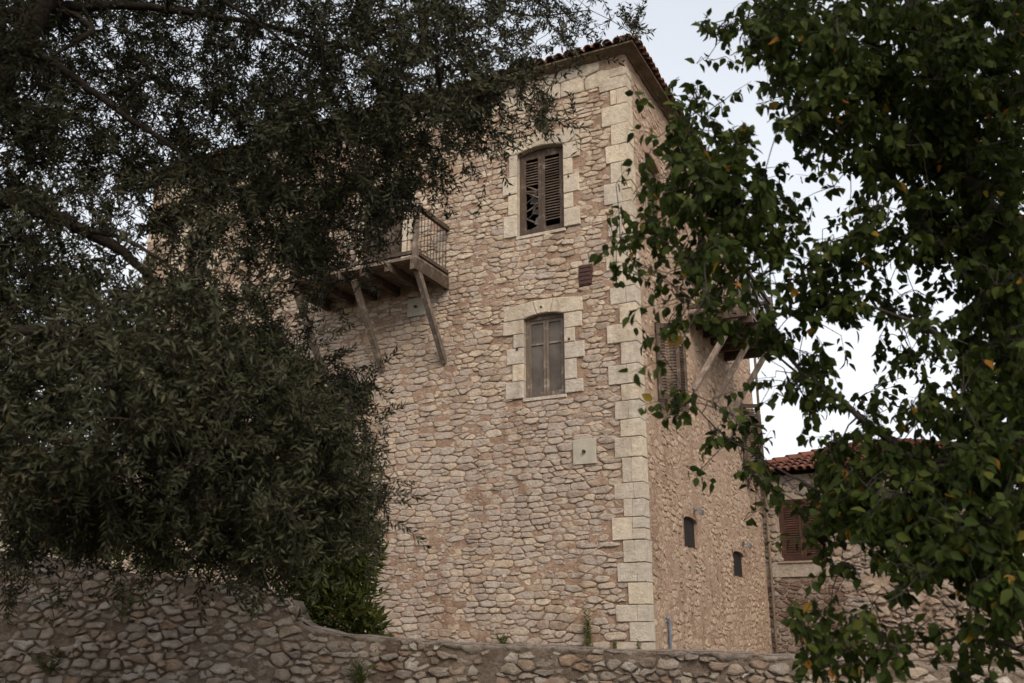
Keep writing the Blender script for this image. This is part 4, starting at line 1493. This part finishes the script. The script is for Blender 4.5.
def weed(label, base, h, n, leafL, leafW, mat='weed_leaf', spread=.05, group=None):
    base = np.array(base, float)
    root = empty('weed', base)
    tag(root, label, 'weed', group)
    st = MB()
    pos, ax = [], []
    for k in range(n):
        e = np.array([R(-spread, spread), R(-spread, spread) * .5, h * R(.6, 1.0)])
        mid = e * .5 + rng.normal(0, .015, 3)
        st.tube([(0, 0, 0), mid, e], [.005, .004, .0015], 4)
        for t in np.linspace(.15, 1, max(5, int(h / .025))):
            p = mid * (t * 2) if t < .5 else mid + (e - mid) * (t * 2 - 1)
            for s_ in range(2):
                pos.append(base + p); an = R(0, 6.28)
                ax.append((math.cos(an), math.sin(an) - .2, R(.0, .9)))
    pos, ax = np.array(pos), np.array(ax)
    m = len(pos)
    v, f = leaves(pos, ax, rng.normal(0, .5, (m, 3)) + [0, -.3, .7], leafL * rng.uniform(.5, 1.2, m), leafW * rng.uniform(.7, 1.2, m), 'lance')
    st.build('stem', M['weed_leaf'], root)
    fast_mesh('foliage', v, f, M[mat], root, off=base)


weed('tall narrow green weed at the foot of the front wall near the corner', to_world(-1.0, -.1, 1.35), .85, 5, .06, .022)
weed('small dark weed at the foot of the front wall, left of the tall one', to_world(-2.55, -.1, 1.45), .32, 6, .06, .02, 'shrub_leaf', .12)
weed('tiny green weed below the corner stones, beside the tall weed', to_world(-.55, -.12, 1.42), .2, 4, .05, .02, 'weed_leaf', .06)
weed('tiny green weed at the very corner of the tower', to_world(-.12, -.14, 1.40), .24, 4, .05, .02, 'weed_leaf', .05)
weed('sprig growing out of the tiles at the roof corner', to_world(.30, -.28, 12.62), .75, 7, .10, .03, 'olive_leaf', .45)
weed('tuft of yellow green grass in the joints of the retaining wall at the left', (-4.35, WY - .05, 1.28), .26, 9, .12, .012, 'dry_grass', .16)
weed('tuft of green grass in the joints of the retaining wall below the shrub', (-1.42, WY - .05, 1.2), .22, 9, .10, .012, 'weed_leaf', .14)
weed('dry pale stalks hanging in front of the high left part of the retaining wall', (-3.72, WY - .06, 1.75), .5, 4, .06, .01, 'dry_grass', .10)

# loose dry grass along the top of the high wall: nobody could count the blades
n = 5200
bx = rng.uniform(-6.5, -2.3, n); by = rng.uniform(10.0, 12.5, n)
clump = (np.sin(bx * 3.1) * np.sin(by * 2.7 + bx) + 1) / 2
h = rng.uniform(.1, .5, n) * (.35 + .8 * clump)
bz = 1.3 + .62 * np.clip((-1.9 - bx) / .9, 0, 1) - .06
p = np.stack([bx, by, bz], 1)
v, f = leaves(p, rng.normal(0, .28, (n, 3)) + [0, 0, 1], rng.normal(0, 1, (n, 3)) * [1, 1, .1], h, np.full(n, .011), 'lance')
o = fast_mesh('grass', v, f, M['dry_grass'])
tag(o, 'dry yellow grass on the bank above the high left part of the retaining wall', kind='stuff')
